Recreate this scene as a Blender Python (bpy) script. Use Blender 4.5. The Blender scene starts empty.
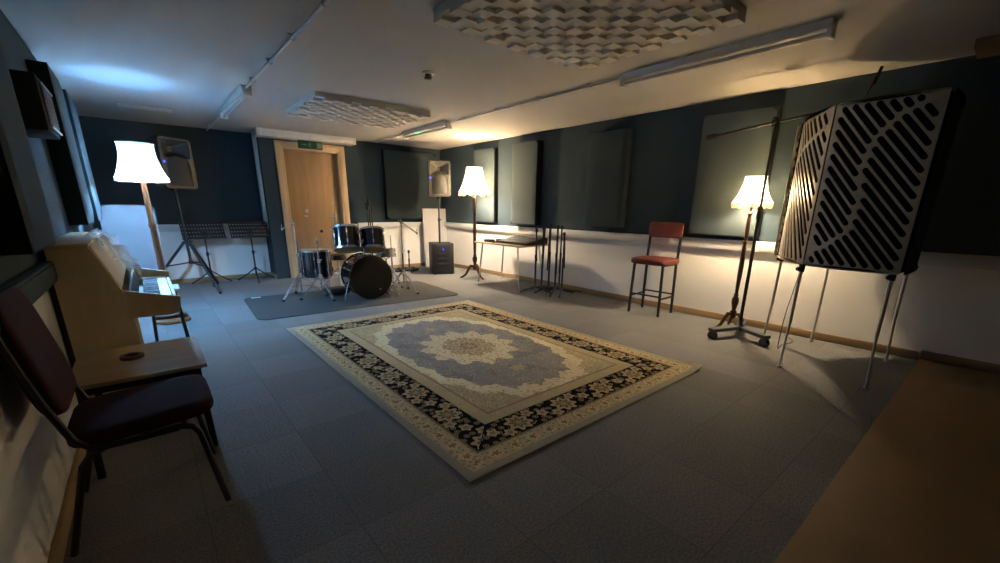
import bpy, bmesh, math, random
from mathutils import Vector, Matrix, noise
random.seed(7)
PI = math.pi
SC = bpy.context.scene
COL = SC.collection
V = Vector

# ------------------------------------------------------------------ helpers
class MB:
    """collects shapes into one mesh"""
    def __init__(s):
        s.bm = bmesh.new(); s.mi = 0
    def _fin(s, faces):
        for f in faces: f.material_index = s.mi
    def box(s, c, d, rot=None, bev=0.0, seg=2):
        r = bmesh.ops.create_cube(s.bm, size=1.0)
        vs = r['verts']
        M = Matrix.Translation(V(c)) @ (rot.to_4x4() if rot else Matrix.Identity(4)) @ Matrix.Diagonal((d[0], d[1], d[2], 1))
        bmesh.ops.transform(s.bm, matrix=M, verts=vs)
        fs = list({f for v in vs for f in v.link_faces})
        s._fin(fs)
        if bev > 0:
            es = list({e for v in vs for e in v.link_edges})
            rr = bmesh.ops.bevel(s.bm, geom=es, offset=bev, segments=seg, affect='EDGES', profile=0.5)
            s._fin(rr['faces'])
        return s
    def bar(s, a, b, w, h, up=(0, 0, 1), bev=0.0):
        a, b = V(a), V(b); d = (b - a); L = d.length; z = d.normalized()
        u = V(up)
        if abs(u.dot(z)) > .98: u = V((1, 0, 0))
        x = u.cross(z).normalized(); y = z.cross(x)
        M = Matrix((x, y, z)).transposed()
        return s.box((a + b) / 2, (w, h, L), M, bev)
    def cyl(s, a, b, r, r2=None, seg=14, cap=True):
        a, b = V(a), V(b)
        return s.tube([a, b], r, seg, cap, r2)
    def tube(s, pts, r, seg=10, cap=True, r2=None):
        pts = [V(p) for p in pts]; n = len(pts)
        rad = [r] * n if not isinstance(r, (list, tuple)) else list(r)
        if r2 is not None: rad = [r + (r2 - r) * i / (n - 1) for i in range(n)]
        t0 = (pts[1] - pts[0]).normalized()
        u = V((0, 0, 1)) if abs(t0.z) < .9 else V((1, 0, 0))
        x = u.cross(t0).normalized()
        rings = []
        for i, p in enumerate(pts):
            if i == 0: t = pts[1] - pts[0]
            elif i == n - 1: t = pts[-1] - pts[-2]
            else: t = (pts[i + 1] - p).normalized() + (p - pts[i - 1]).normalized()
            t = t.normalized()
            x = (x - t * x.dot(t)).normalized(); y = t.cross(x)
            rings.append([s.bm.verts.new(p + (x * math.cos(2 * PI * k / seg) + y * math.sin(2 * PI * k / seg)) * rad[i]) for k in range(seg)])
        fs = []
        for i in range(n - 1):
            for k in range(seg):
                fs.append(s.bm.faces.new((rings[i][k], rings[i][(k + 1) % seg], rings[i + 1][(k + 1) % seg], rings[i + 1][k])))
        if cap:
            fs.append(s.bm.faces.new(rings[0][::-1])); fs.append(s.bm.faces.new(rings[-1]))
        s._fin(fs); return s
    def lathe(s, prof, c=(0, 0, 0), seg=24, M=None, cap=True, rf=None):
        """prof: (radius, z) from bottom to top; rf(angle, i) -> (dr, dz)"""
        c = V(c); M = M or Matrix.Identity(3); rings = []
        for i, (r, z) in enumerate(prof):
            ring = []
            for k in range(seg):
                a = 2 * PI * k / seg
                dr, dz = rf(a, i) if rf else (0, 0)
                ring.append(s.bm.verts.new(c + M @ V(((r + dr) * math.cos(a), (r + dr) * math.sin(a), z + dz))))
            rings.append(ring)
        fs = []
        for i in range(len(prof) - 1):
            for k in range(seg):
                fs.append(s.bm.faces.new((rings[i][k], rings[i][(k + 1) % seg], rings[i + 1][(k + 1) % seg], rings[i + 1][k])))
        if cap:
            fs.append(s.bm.faces.new(rings[0][::-1])); fs.append(s.bm.faces.new(rings[-1]))
        s._fin(fs); return s
    def sph(s, c, r, sc=(1, 1, 1), seg=14):
        rr = bmesh.ops.create_uvsphere(s.bm, u_segments=seg, v_segments=seg // 2 + 1, radius=r)
        M = Matrix.Translation(V(c)) @ Matrix.Diagonal((*sc, 1))
        bmesh.ops.transform(s.bm, matrix=M, verts=rr['verts'])
        s._fin({f for v in rr['verts'] for f in v.link_faces}); return s
    def prism(s, poly, fn, t):
        """polygon (u,v) extruded from w=0 to w=t; fn(u,v,w) -> xyz"""
        a = [s.bm.verts.new(fn(u, v, 0)) for u, v in poly]
        b = [s.bm.verts.new(fn(u, v, t)) for u, v in poly]
        fs = [s.bm.faces.new(a[::-1]), s.bm.faces.new(b)]
        n = len(poly)
        for i in range(n): fs.append(s.bm.faces.new((a[i], a[(i + 1) % n], b[(i + 1) % n], b[i])))
        s._fin(fs); return s
    def quad(s, pts):
        s._fin([s.bm.faces.new([s.bm.verts.new(p) for p in pts])]); return s
    def grid(s, nu, nv, fn):
        vs = [[s.bm.verts.new(fn(i / nu, j / nv)) for j in range(nv + 1)] for i in range(nu + 1)]
        s._fin([s.bm.faces.new((vs[i][j], vs[i + 1][j], vs[i + 1][j + 1], vs[i][j + 1])) for i in range(nu) for j in range(nv)])
        return s
    def plate(s, outer, holes, t, fn):
        """flat plate with holes: outlines in (u,v); fn(u,v,w) places it, w in 0..t"""
        cu = bpy.data.curves.new('tmp', 'CURVE'); cu.dimensions = '2D'; cu.fill_mode = 'BOTH'; cu.extrude = t / 2
        for pl in [outer] + holes:
            sp = cu.splines.new('POLY'); sp.points.add(len(pl) - 1); sp.use_cyclic_u = True
            for q, (u, v) in zip(sp.points, pl): q.co = (u, v, 0, 1)
        o = bpy.data.objects.new('tmp', cu); COL.objects.link(o)
        dg = bpy.context.evaluated_depsgraph_get(); dg.update()
        me = bpy.data.meshes.new_from_object(o.evaluated_get(dg))
        n0 = len(s.bm.verts); f0 = len(s.bm.faces)
        s.bm.from_mesh(me)
        s.bm.verts.ensure_lookup_table(); s.bm.faces.ensure_lookup_table()
        for v in s.bm.verts[n0:]:
            v.co = V(fn(v.co.x, v.co.y, v.co.z + t / 2))
        s._fin(s.bm.faces[f0:])
        bpy.data.objects.remove(o); bpy.data.curves.remove(cu); bpy.data.meshes.remove(me)
        return s
    def build(s, name, mat, parent=None, loc=(0, 0, 0), rz=0, ang=35, smooth=True, recalc=True):
        if recalc: bmesh.ops.recalc_face_normals(s.bm, faces=s.bm.faces[:])
        me = bpy.data.meshes.new(name); s.bm.to_mesh(me); s.bm.free()
        for m in (mat if isinstance(mat, (list, tuple)) else [mat]): me.materials.append(m)
        if smooth:
            me.shade_smooth(); me.set_sharp_from_angle(angle=math.radians(ang))
        o = bpy.data.objects.new(name, me); COL.objects.link(o)
        o.location = loc; o.rotation_euler = (0, 0, rz)
        if parent: o.parent = parent
        return o

def tag(o, label=None, cat=None, group=None, kind=None):
    if label: o['label'] = label
    if cat: o['category'] = cat
    if group: o['group'] = group
    if kind: o['kind'] = kind
    return o
def thing(name, label, cat, loc=(0, 0, 0), rz=0, group=None):
    o = bpy.data.objects.new(name, None); COL.objects.link(o)
    o.location = loc; o.rotation_euler = (0, 0, rz); o.empty_display_size = .1
    return tag(o, label, cat, group)
def dup(root, loc, rz, label, group=None):
    def cp(o, par):
        c = o.copy(); COL.objects.link(c)
        if par: c.parent = par
        for ch in list(o.children): cp(ch, c)
        return c
    r = cp(root, None); r.location = loc; r.rotation_euler = (0, 0, rz); r['label'] = label
    if group: r['group'] = group
    return r
def struct(o): o['kind'] = 'structure'; return o
def rrect(w, h, r, n=5, cx=0, cy=0):
    p = []
    for sx, sy, a0 in ((1, -1, -PI / 2), (1, 1, 0), (-1, 1, PI / 2), (-1, -1, PI)):
        for k in range(n + 1):
            a = a0 + PI / 2 * k / n
            p.append((cx + sx * (w / 2 - r) + r * math.cos(a), cy + sy * (h / 2 - r) + r * math.sin(a)))
    return p
def RX(a): return Matrix.Rotation(a, 3, 'X')
def RY(a): return Matrix.Rotation(a, 3, 'Y')
def RZ(a): return Matrix.Rotation(a, 3, 'Z')

# ------------------------------------------------------------------ materials
def mat(name, col, rough=.6, metal=0.0, noise_s=0, noise_a=.15, bump=0.0, bump_s=None, spec=.5, coat=0.0):
    m = bpy.data.materials.new(name); m.use_nodes = True
    nt = m.node_tree; b = nt.nodes['Principled BSDF']
    b.inputs['Base Color'].default_value = (*col, 1); b.inputs['Roughness'].default_value = rough
    b.inputs['Metallic'].default_value = metal; b.inputs['Specular IOR Level'].default_value = spec
    if coat: b.inputs['Coat Weight'].default_value = coat; b.inputs['Coat Roughness'].default_value = .08
    tc = nt.nodes.new('ShaderNodeTexCoord')
    nz = nt.nodes.new('ShaderNodeTexNoise'); nz.inputs['Scale'].default_value = noise_s or 12; nz.inputs['Detail'].default_value = 4
    nt.links.new(tc.outputs['Object'], nz.inputs['Vector'])
    mx = nt.nodes.new('ShaderNodeMix'); mx.data_type = 'RGBA'
    a = noise_a if noise_s else .06
    mx.inputs[6].default_value = (*[c * (1 - a) for c in col], 1); mx.inputs[7].default_value = (*[min(1, c * (1 + a)) for c in col], 1)
    nt.links.new(nz.outputs['Fac'], mx.inputs[0]); nt.links.new(mx.outputs[2], b.inputs['Base Color'])
    if bump:
        n2 = nt.nodes.new('ShaderNodeTexNoise'); n2.inputs['Scale'].default_value = bump_s or 200; n2.inputs['Detail'].default_value = 3
        nt.links.new(tc.outputs['Object'], n2.inputs['Vector'])
        bp = nt.nodes.new('ShaderNodeBump'); bp.inputs['Strength'].default_value = bump; bp.inputs['Distance'].default_value = .004
        nt.links.new(n2.outputs['Fac'], bp.inputs['Height']); nt.links.new(bp.outputs['Normal'], b.inputs['Normal'])
    return m
def wood(name, c1, c2, scale=3, axis=2, rough=.45):
    m = mat(name, c1, rough); nt = m.node_tree; b = nt.nodes['Principled BSDF']
    tc = nt.nodes.new('ShaderNodeTexCoord'); mp = nt.nodes.new('ShaderNodeMapping')
    sc = [scale * 8] * 3; sc[axis] = scale * .7; mp.inputs['Scale'].default_value = sc
    nz = nt.nodes.new('ShaderNodeTexNoise'); nz.inputs['Scale'].default_value = 1.5; nz.inputs['Detail'].default_value = 6; nz.inputs['Distortion'].default_value = .6
    cr = nt.nodes.new('ShaderNodeValToRGB'); cr.color_ramp.elements[0].position = .35; cr.color_ramp.elements[1].position = .65
    cr.color_ramp.elements[0].color = (*c1, 1); cr.color_ramp.elements[1].color = (*c2, 1)
    nt.links.new(tc.outputs['Object'], mp.inputs['Vector']); nt.links.new(mp.outputs['Vector'], nz.inputs['Vector'])
    nt.links.new(nz.outputs['Fac'], cr.inputs['Fac']); nt.links.new(cr.outputs['Color'], b.inputs['Base Color'])
    return m
def emis(name, col, st):
    m = bpy.data.materials.new(name); m.use_nodes = True; nt = m.node_tree
    b = nt.nodes['Principled BSDF']; b.inputs['Base Color'].default_value = (*col, 1)
    b.inputs['Emission Color'].default_value = (*col, 1); b.inputs['Emission Strength'].default_value = st
    return m
def shade_mat(name, col, lo=.26, hi=.42):
    m = bpy.data.materials.new(name); m.use_nodes = True; nt = m.node_tree; nt.nodes.remove(nt.nodes['Principled BSDF'])
    out = nt.nodes['Material Output']
    tr = nt.nodes.new('ShaderNodeBsdfTranslucent'); tr.inputs[0].default_value = (*col, 1)
    df = nt.nodes.new('ShaderNodeBsdfDiffuse'); df.inputs[0].default_value = (*col, 1)
    tp = nt.nodes.new('ShaderNodeBsdfTransparent'); tp.inputs[0].default_value = (*col, 1)
    # woven cloth: fine weave noise varies the tone a little
    tc = nt.nodes.new('ShaderNodeTexCoord'); nz = nt.nodes.new('ShaderNodeTexNoise'); nz.inputs['Scale'].default_value = 60
    nt.links.new(tc.outputs['Object'], nz.inputs['Vector'])
    mr = nt.nodes.new('ShaderNodeMapRange'); mr.inputs['To Min'].default_value = lo; mr.inputs['To Max'].default_value = hi
    nt.links.new(nz.outputs['Fac'], mr.inputs['Value'])
    a = nt.nodes.new('ShaderNodeMixShader'); a.inputs[0].default_value = .45
    nt.links.new(tr.outputs[0], a.inputs[1]); nt.links.new(df.outputs[0], a.inputs[2])
    b = nt.nodes.new('ShaderNodeMixShader'); nt.links.new(mr.outputs['Result'], b.inputs[0])
    nt.links.new(a.outputs[0], b.inputs[1]); nt.links.new(tp.outputs[0], b.inputs[2])
    nt.links.new(b.outputs[0], out.inputs[0])
    return m

M = {}
M['ceil'] = mat('ceiling_paint', (.47, .458, .435), .9, noise_s=3, noise_a=.04, bump=.05, bump_s=60)
M['white_wall'] = mat('white_wall_paint', (.82, .80, .76), .7, noise_s=2, noise_a=.05)
M['teal'] = mat('teal_fabric', (.034, .054, .068), .85, noise_s=1.2, noise_a=.12, bump=.25, bump_s=400, spec=.25)
M['panel'] = mat('panel_fabric', (.040, .056, .061), .9, noise_s=2, noise_a=.1, bump=.3, bump_s=350, spec=.25)
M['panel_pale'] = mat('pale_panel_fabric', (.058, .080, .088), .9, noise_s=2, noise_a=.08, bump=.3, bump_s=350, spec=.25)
M['panel_side'] = mat('panel_dark_side', (.012, .015, .016), .9, spec=.2)
M['white_plastic'] = mat('white_plastic', (.7, .69, .66), .45)
M['white_metal'] = mat('white_metal', (.6, .58, .54), .4)
M['skirting'] = wood('skirting_oak', (.30, .19, .085), (.38, .25, .125), 2, 1)
M['door_wood'] = wood('door_veneer', (.42, .25, .115), (.49, .30, .145), 1.2, 2, .5)
M['frame_wood'] = wood('frame_pine', (.56, .38, .21), (.64, .45, .27), 1.5, 2, .5)
M['black_metal'] = mat('black_metal', (.012, .012, .013), .45)
M['black_matte'] = mat('black_matte', (.014, .014, .015), .8)
M['black_plastic'] = mat('black_plastic', (.013, .013, .014), .55)
M['dark_plastic'] = mat('dark_plastic', (.07, .072, .076), .6)
M['grey_plastic'] = mat('grey_plastic', (.07, .07, .07), .5)
M['speaker_grey'] = mat('speaker_grey', (.036, .033, .029), .5)
M['foam'] = mat('black_foam', (.012, .012, .012), .95, bump=.8, bump_s=90, spec=.1)
M['chrome'] = mat('chrome', (.62, .62, .63), .25, .9)
M['satin'] = mat('satin_metal_tube', (.62, .60, .57), .4, .45)
M['steel'] = mat('steel', (.55, .55, .55), .35, 1.0)
M['gold'] = mat('brass', (.6, .45, .2), .3, 1.0)
M['red'] = mat('red_vinyl', (.13, .026, .021), .65, noise_s=8, noise_a=.12, bump=.1, bump_s=120)
M['maroon'] = mat('maroon_wool', (.046, .010, .012), .9, noise_s=60, noise_a=.25, bump=.4, bump_s=500, spec=.2)
M['lamp_wood'] = wood('lamp_wood', (.075, .028, .013), (.12, .048, .02), 6, 2, .35)
M['lamp_oak'] = wood('lamp_oak', (.24, .085, .03), (.32, .12, .045), 6, 2, .4)
M['laminate'] = wood('beech_laminate', (.46, .31, .16), (.54, .38, .21), 2, 0, .35)
M['piano'] = wood('pale_oak', (.70, .55, .31), (.76, .61, .36), 1.5, 2, .55)
M['board_brown'] = mat('brown_boarding', (.23, .13, .046), .65, noise_s=4, noise_a=.12)
M['mat_grey'] = mat('grey_drum_mat', (.085, .083, .078), .95, noise_s=80, noise_a=.2, bump=.4, bump_s=300, spec=.15)
M['cream_metal'] = mat('cream_powder_coat', (.52, .48, .40), .38, noise_s=5, noise_a=.05)
M['drum_black'] = mat('black_drum_lacquer', (.012, .010, .012), .12, coat=.6)
M['drum_head'] = mat('clear_drum_head', (.42, .30, .15), .35)
M['black_head'] = mat('black_drum_head', (.018, .015, .012), .3)
M['white'] = mat('white_keys', (.75, .74, .70), .3)
M['polystyrene'] = mat('polystyrene', (.70, .66, .58), .9, noise_s=20, noise_a=.06, bump=.3, bump_s=150)
M['green'] = mat('exit_green', (.008, .065, .03), .5)
M['tape'] = mat('brown_tape', (.11, .05, .02), .4)
M['blue_led'] = emis('blue_led', (.02, .05, 1.0), .16)
M['green_led'] = emis('green_led', (.03, 1.0, .25), .06)
M['bulb_warm'] = emis('warm_bulb', (1.0, .72, .38), 30)
M['bulb_cool'] = emis('cool_bulb', (.6, .78, 1.0), 30)
M['shade_lined'] = shade_mat('lined_cream_shade', (.60, .55, .47), .14, .22)
M['shade_warm'] = shade_mat('cream_shade_cloth', (.95, .86, .70), .30, .44)
M['shade_cool'] = shade_mat('white_shade_cloth', (.45, .48, .50), .12, .20)
M['dimming_disc_mid'] = shade_mat('added_disc_mid', (.9, .85, .75), .62, .72)  # for the made-up discs that dim light leaving a shade's top
M['dimming_disc_dense'] = shade_mat('added_disc_dense', (.72, .76, .80), .60, .70)
M['fringe'] = mat('fringe_cloth', (.62, .42, .22), .9)
def plastic_film():
    m = bpy.data.materials.new('clear_plastic_film'); m.use_nodes = True; nt = m.node_tree; b = nt.nodes['Principled BSDF']
    out = nt.nodes['Material Output']
    b.inputs['Base Color'].default_value = (.85, .87, .9, 1); b.inputs['Roughness'].default_value = .12
    tp = nt.nodes.new('ShaderNodeBsdfTransparent'); mx = nt.nodes.new('ShaderNodeMixShader')
    lw = nt.nodes.new('ShaderNodeLayerWeight'); lw.inputs['Blend'].default_value = .35
    mr = nt.nodes.new('ShaderNodeMapRange'); mr.inputs['To Min'].default_value = .10; mr.inputs['To Max'].default_value = .5
    nt.links.new(lw.outputs['Facing'], mr.inputs['Value']); nt.links.new(mr.outputs['Result'], mx.inputs[0])
    nt.links.new(tp.outputs[0], mx.inputs[1]); nt.links.new(b.outputs[0], mx.inputs[2]); nt.links.new(mx.outputs[0], out.inputs[0])
    return m
M['film'] = plastic_film()
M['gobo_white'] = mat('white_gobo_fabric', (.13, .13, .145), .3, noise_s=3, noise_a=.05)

def carpet():
    m = mat('carpet_tiles', (.115, .12, .128), .95, spec=.1); nt = m.node_tree; b = nt.nodes['Principled BSDF']
    L = nt.links.new
    tc = nt.nodes.new('ShaderNodeTexCoord')
    br = nt.nodes.new('ShaderNodeTexBrick'); br.offset = 0; br.inputs['Scale'].default_value = 1
    br.inputs['Brick Width'].default_value = .5; br.inputs['Row Height'].default_value = .5; br.inputs['Mortar Size'].default_value = .0035; br.inputs['Mortar Smooth'].default_value = 1
    br.inputs['Color1'].default_value = (.192, .188, .184, 1); br.inputs['Color2'].default_value = (.23, .226, .222, 1); br.inputs['Mortar'].default_value = (.125, .127, .133, 1)
    L(tc.outputs['Object'], br.inputs['Vector'])
    nz = nt.nodes.new('ShaderNodeTexNoise'); nz.inputs['Scale'].default_value = 95; nz.inputs['Detail'].default_value = 4
    L(tc.outputs['Object'], nz.inputs['Vector'])
    mr = nt.nodes.new('ShaderNodeMapRange'); mr.inputs['From Min'].default_value = .3; mr.inputs['From Max'].default_value = .7; mr.inputs['To Min'].default_value = .68; mr.inputs['To Max'].default_value = 1.32
    L(nz.outputs['Fac'], mr.inputs['Value'])
    mx = nt.nodes.new('ShaderNodeMix'); mx.data_type = 'RGBA'; mx.blend_type = 'MULTIPLY'; mx.inputs[0].default_value = 1
    L(br.outputs['Color'], mx.inputs[6]); L(mr.outputs['Result'], mx.inputs[7]); L(mx.outputs[2], b.inputs['Base Color'])
    bp = nt.nodes.new('ShaderNodeBump'); bp.inputs['Strength'].default_value = .5; bp.inputs['Distance'].default_value = .006
    L(nz.outputs['Fac'], bp.inputs['Height']); L(bp.outputs['Normal'], b.inputs['Normal'])
    return m
M['carpet'] = carpet()

# ---- rug: woven pattern, all in the rug's own coordinates
RW, RL = 2.44, 3.42
def rug_mat():
    m = bpy.data.materials.new('oriental_rug'); m.use_nodes = True; nt = m.node_tree; b = nt.nodes['Principled BSDF']
    b.inputs['Roughness'].default_value = .95; b.inputs['Specular IOR Level'].default_value = .1
    L = nt.links.new
    class N:
        def __init__(s, k): s.k = k
        def __add__(s, o): return op('ADD', s, o)
        def __radd__(s, o): return op('ADD', s, o)
        def __sub__(s, o): return op('SUBTRACT', s, o)
        def __rsub__(s, o): return op('SUBTRACT', o, s)
        def __mul__(s, o): return op('MULTIPLY', s, o)
        def __rmul__(s, o): return op('MULTIPLY', s, o)
        def __truediv__(s, o): return op('DIVIDE', s, o)
    def op(kind, *a):
        n = nt.nodes.new('ShaderNodeMath'); n.operation = kind
        for i, x in enumerate(a):
            if isinstance(x, N): L(x.k, n.inputs[i])
            else: n.inputs[i].default_value = x
        return N(n.outputs[0])
    mn = lambda a, c: op('MINIMUM', a, c); mxx = lambda a, c: op('MAXIMUM', a, c); ab = lambda a: op('ABSOLUTE', a)
    gt = lambda a, c: op('GREATER_THAN', a, c); lt = lambda a, c: op('LESS_THAN', a, c)
    sq = lambda a: op('SQRT', a); co = lambda a: op('COSINE', a); at2 = lambda a, c: op('ARCTAN2', a, c)
    md = lambda a, c: op('FLOORED_MODULO', a, c)
    def ss(a, e, w):      # soft step
        n = nt.nodes.new('ShaderNodeMapRange'); n.interpolation_type = 'SMOOTHSTEP'
        L(a.k, n.inputs['Value']); n.inputs['From Min'].default_value = e - w; n.inputs['From Max'].default_value = e + w
        return N(n.outputs['Result'])
    def mixc(f, c1, c2):
        n = nt.nodes.new('ShaderNodeMix'); n.data_type = 'RGBA'; n.clamp_factor = True
        L(f.k, n.inputs[0])
        for i, c in ((6, c1), (7, c2)):
            if isinstance(c, tuple): n.inputs[i].default_value = (*c, 1)
            else: L(c, n.inputs[i])
        return n.outputs[2]
    tc = nt.nodes.new('ShaderNodeTexCoord'); sp = nt.nodes.new('ShaderNodeSeparateXYZ'); L(tc.outputs['Object'], sp.inputs[0])
    x, y = N(sp.outputs[0]), N(sp.outputs[1])
    def nz(scale, det=3):
        n = nt.nodes.new('ShaderNodeTexNoise'); n.inputs['Scale'].default_value = scale; n.inputs['Detail'].default_value = det
        L(tc.outputs['Object'], n.inputs['Vector']); return N(n.outputs['Fac'])
    def vor(scale, rnd=1.0):
        n = nt.nodes.new('ShaderNodeTexVoronoi'); n.voronoi_dimensions = '2D'; n.inputs['Scale'].default_value = scale; n.inputs['Randomness'].default_value = rnd
        L(tc.outputs['Object'], n.inputs['Vector']); return N(n.outputs['Distance'])
    ax, ay = ab(x), ab(y)
    dx, dy = RW / 2 - ax, RL / 2 - ay
    d = mn(dx, dy)
    side = lt(dx, dy)                         # 1 on the long sides
    s = side * y + (1 - side) * x
    wob = (nz(18) - .5) * .03
    BLACK, CREAM, TAN, GREY, BROWN = (.012, .010, .009), (1.0, .88, .64), (.62, .545, .345), (.45, .44, .40), (.34, .24, .14)
    GOLD, OUT = (.64, .56, .36), (.46, .43, .34)
    v10, v16, v26 = vor(8, .8), vor(17, .9), vor(27, 1)
    # field
    f1 = ss(nz(5, 4) + wob, .56, .06)
    field = mixc(f1, GREY, (.37, .36, .34))
    field = mixc(lt(v10, .22) * gt(v10, .12) * .55, field, (.74, .64, .45))
    field = mixc(lt(v10, .06), field, BROWN)
    field = mixc(lt(v16, .16) * .55, field, (.30, .25, .19))
    fx, fy = RW / 2 - .52, RL / 2 - .52
    # corner spandrels with scalloped edge
    thf = at2(y / fy, x / fx)
    e = op('POWER', op('POWER', ax / fx, 2.3) + op('POWER', ay / fy, 2.3), 1 / 2.3) + co(thf * 20) * .028 + co(thf * 60) * .010
    field = mixc(gt(e, .90), field, CREAM)
    field = mixc(gt(e, .90) * lt(v16, .20) * gt(v16, .11), field, BROWN)
    field = mixc(gt(e, .90) * lt(v26, .2), field, TAN)
    field = mixc(gt(e, 1.04), field, TAN)
    field = mixc(gt(e, 1.04) * lt(v10, .24) * gt(v10, .14), field, (.78, .66, .44))
    field = mixc(gt(e, 1.04) * lt(v26, .2), field, (.46, .36, .21))
    # medallion
    r = sq((x / .43) * (x / .43) + (y / .50) * (y / .50)); th = at2(y / .50, x / .43)
    rr = r + ab(co(th * 6)) * .26 - .13 + co(th * 24) * .03
    field = mixc(lt(rr, 1.0), field, CREAM)
    field = mixc(lt(rr, 1.0) * lt(v16, .21) * gt(v16, .12), field, BROWN)
    field = mixc(lt(rr, 1.0) * lt(v26, .22), field, (.42, .34, .22))
    r2 = r + co(th * 8) * .04 + co(th * 16) * .03
    field = mixc(lt(r2, .55), field, TAN)
    field = mixc(lt(r2, .55) * lt(v26, .22), field, (.22, .17, .10))
    field = mixc(lt(r2, .17) * gt(r2, .10), field, BROWN)
    # pendants at both ends of the medallion
    pr = sq((x / .16) * (x / .16) + ((ay - .72) / .14) * ((ay - .72) / .14)) + co(at2(ay - .72, x) * 6) * .12
    field = mixc(lt(pr, .42), field, TAN)
    # borders
    def band(col, lo, hi, over): return mixc(gt(d, lo) * lt(d, hi), col, over)
    inner = mixc(lt(v16, .25), GOLD, (.76, .64, .43)); inner = mixc(lt(v16, .09), inner, BROWN)
    P = .42
    def fl(off, dc, rad, k, amp, per=P):
        u = md(s + off, per) - per / 2; w = d - dc
        return sq(u * u + w * w) + co(at2(w, u) * k) * amp * rad
    blk = mixc(lt(v16, .32) * gt(v16, .22) * .75, BLACK, (.55, .45, .27))
    blk = mixc(lt(v16, .11), blk, (.58, .47, .29))
    a1 = fl(0, .295, .085, 8, .16)
    blk = mixc(lt(a1, .10), blk, BLACK); blk = mixc(lt(a1, .085), blk, (.60, .49, .30)); blk = mixc(lt(a1, .05), blk, (.20, .14, .07)); blk = mixc(lt(a1, .028), blk, (.52, .43, .26))
    for off, dc in ((.12, .235), (.30, .355), (.21, .295)):
        a2 = fl(off, dc, .036, 5, .2)
        blk = mixc(lt(a2, .038), blk, (.62, .51, .32)); blk = mixc(lt(a2, .015), blk, BROWN)
    u3 = fl(.05, .115, .04, 5, .2, .14)
    outer = mixc(lt(u3, .040), GOLD, (.78, .64, .42)); outer = mixc(lt(u3, .018), outer, BROWN)
    outer = mixc(lt(v26, .2), outer, (.38, .29, .16))
    col = field
    col = band(col, .0, .52, inner)
    col = band(col, .50, .52, (.46, .37, .22))
    col = band(col, .405, .425, TAN)
    col = band(col, .0, .405, blk)
    col = band(col, .0, .19, (.30, .22, .12))
    col = band(col, .0, .175, outer)
    col = band(col, .0, .055, OUT)
    tone = nz(40, 4) * .5 + 1.05
    mm = nt.nodes.new('ShaderNodeMix'); mm.data_type = 'RGBA'; mm.blend_type = 'MULTIPLY'; mm.inputs[0].default_value = 1
    L(col, mm.inputs[6]); L(tone.k, mm.inputs[7]); L(mm.outputs[2], b.inputs['Base Color'])
    bp = nt.nodes.new('ShaderNodeBump'); bp.inputs['Strength'].default_value = .4; bp.inputs['Distance'].default_value = .004
    L(nz(220).k, bp.inputs['Height']); L(bp.outputs['Normal'], b.inputs['Normal'])
    return m
M['rug'] = rug_mat()

# ------------------------------------------------------------------ room shell
XL, XR, YF, YR, YN, H = -.47, 5.28, 8.45, 8.9, -1.1, 2.5
XC = 1.72
ZD = .96
def wall(name, a, b, t_out, z0=0, z1=H):
    """wall from a to b (xy) with white lower and teal upper band, 10 cm thick towards t_out"""
    m = MB(); a, b, t = V((*a, 0)), V((*b, 0)), V((*t_out, 0)) * .1
    for k, (lo, hi) in enumerate(((z0, ZD), (ZD, z1))):
        if hi <= lo: continue
        lo = max(lo, z0); m.mi = k
        P = [a, b, b + t, a + t]
        bot = [m.bm.verts.new(p + V((0, 0, lo))) for p in P]; top = [m.bm.verts.new(p + V((0, 0, hi))) for p in P]
        fs = [m.bm.faces.new(bot[::-1]), m.bm.faces.new(top)] + [m.bm.faces.new((bot[i], bot[(i + 1) % 4], top[(i + 1) % 4], top[i])) for i in range(4)]
        m._fin(fs)
    return struct(m.build(name, [M['white_wall'], M['teal']], smooth=False))
m = MB(); m.prism([(XL, YN), (XR, YN), (XR, YF), (XC, YF), (XC, YR), (XL, YR)], lambda u, v, w: (u, v, w - .1), .1)
struct(m.build('floor', M['carpet'], smooth=False))
m = MB(); m.prism([(XL, YN), (XR, YN), (XR, YR), (XL, YR)], lambda u, v, w: (u, v, H + w), .1)
struct(m.build('ceiling', M['ceil'], smooth=False))
wall('wall_left', (XL, YN), (XL, YR), (-1, 0))
wall('wall_right', (XR, YN), (XR, YF), (1, 0))
wall('wall_near', (XL, YN), (XR, YN), (0, -1)).data.materials[0] = M['teal']
wall('wall_recess', (XL, YR), (XC, YR), (0, 1))
m = MB(); m.mi = 0     # return beside the door: dark to the floor
m.box((XC + .06, (YF + YR) / 2, H / 2), (.12, YR - YF, H))
struct(m.build('wall_return', M['teal'], smooth=False))
DX0, DX1, DZ = 2.05, 3.06, 2.28        # door opening
m = MB(); m.mi = 1
m.box(((XC + .12 + DX0) / 2, YF + .05, H / 2), (DX0 - XC - .12, .1, H))
m.box(((DX0 + DX1) / 2, YF + .05, (DZ + H) / 2), (DX1 - DX0, .1, H - DZ))
m.mi = 0; m.box(((DX1 + XR) / 2, YF + .05, ZD / 2), (XR - DX1, .1, ZD))
m.mi = 1; m.box(((DX1 + XR) / 2, YF + .05, (ZD + H) / 2), (XR - DX1, .1, H - ZD))
struct(m.build('wall_far', [M['white_wall'], M['teal']], smooth=False))
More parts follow.
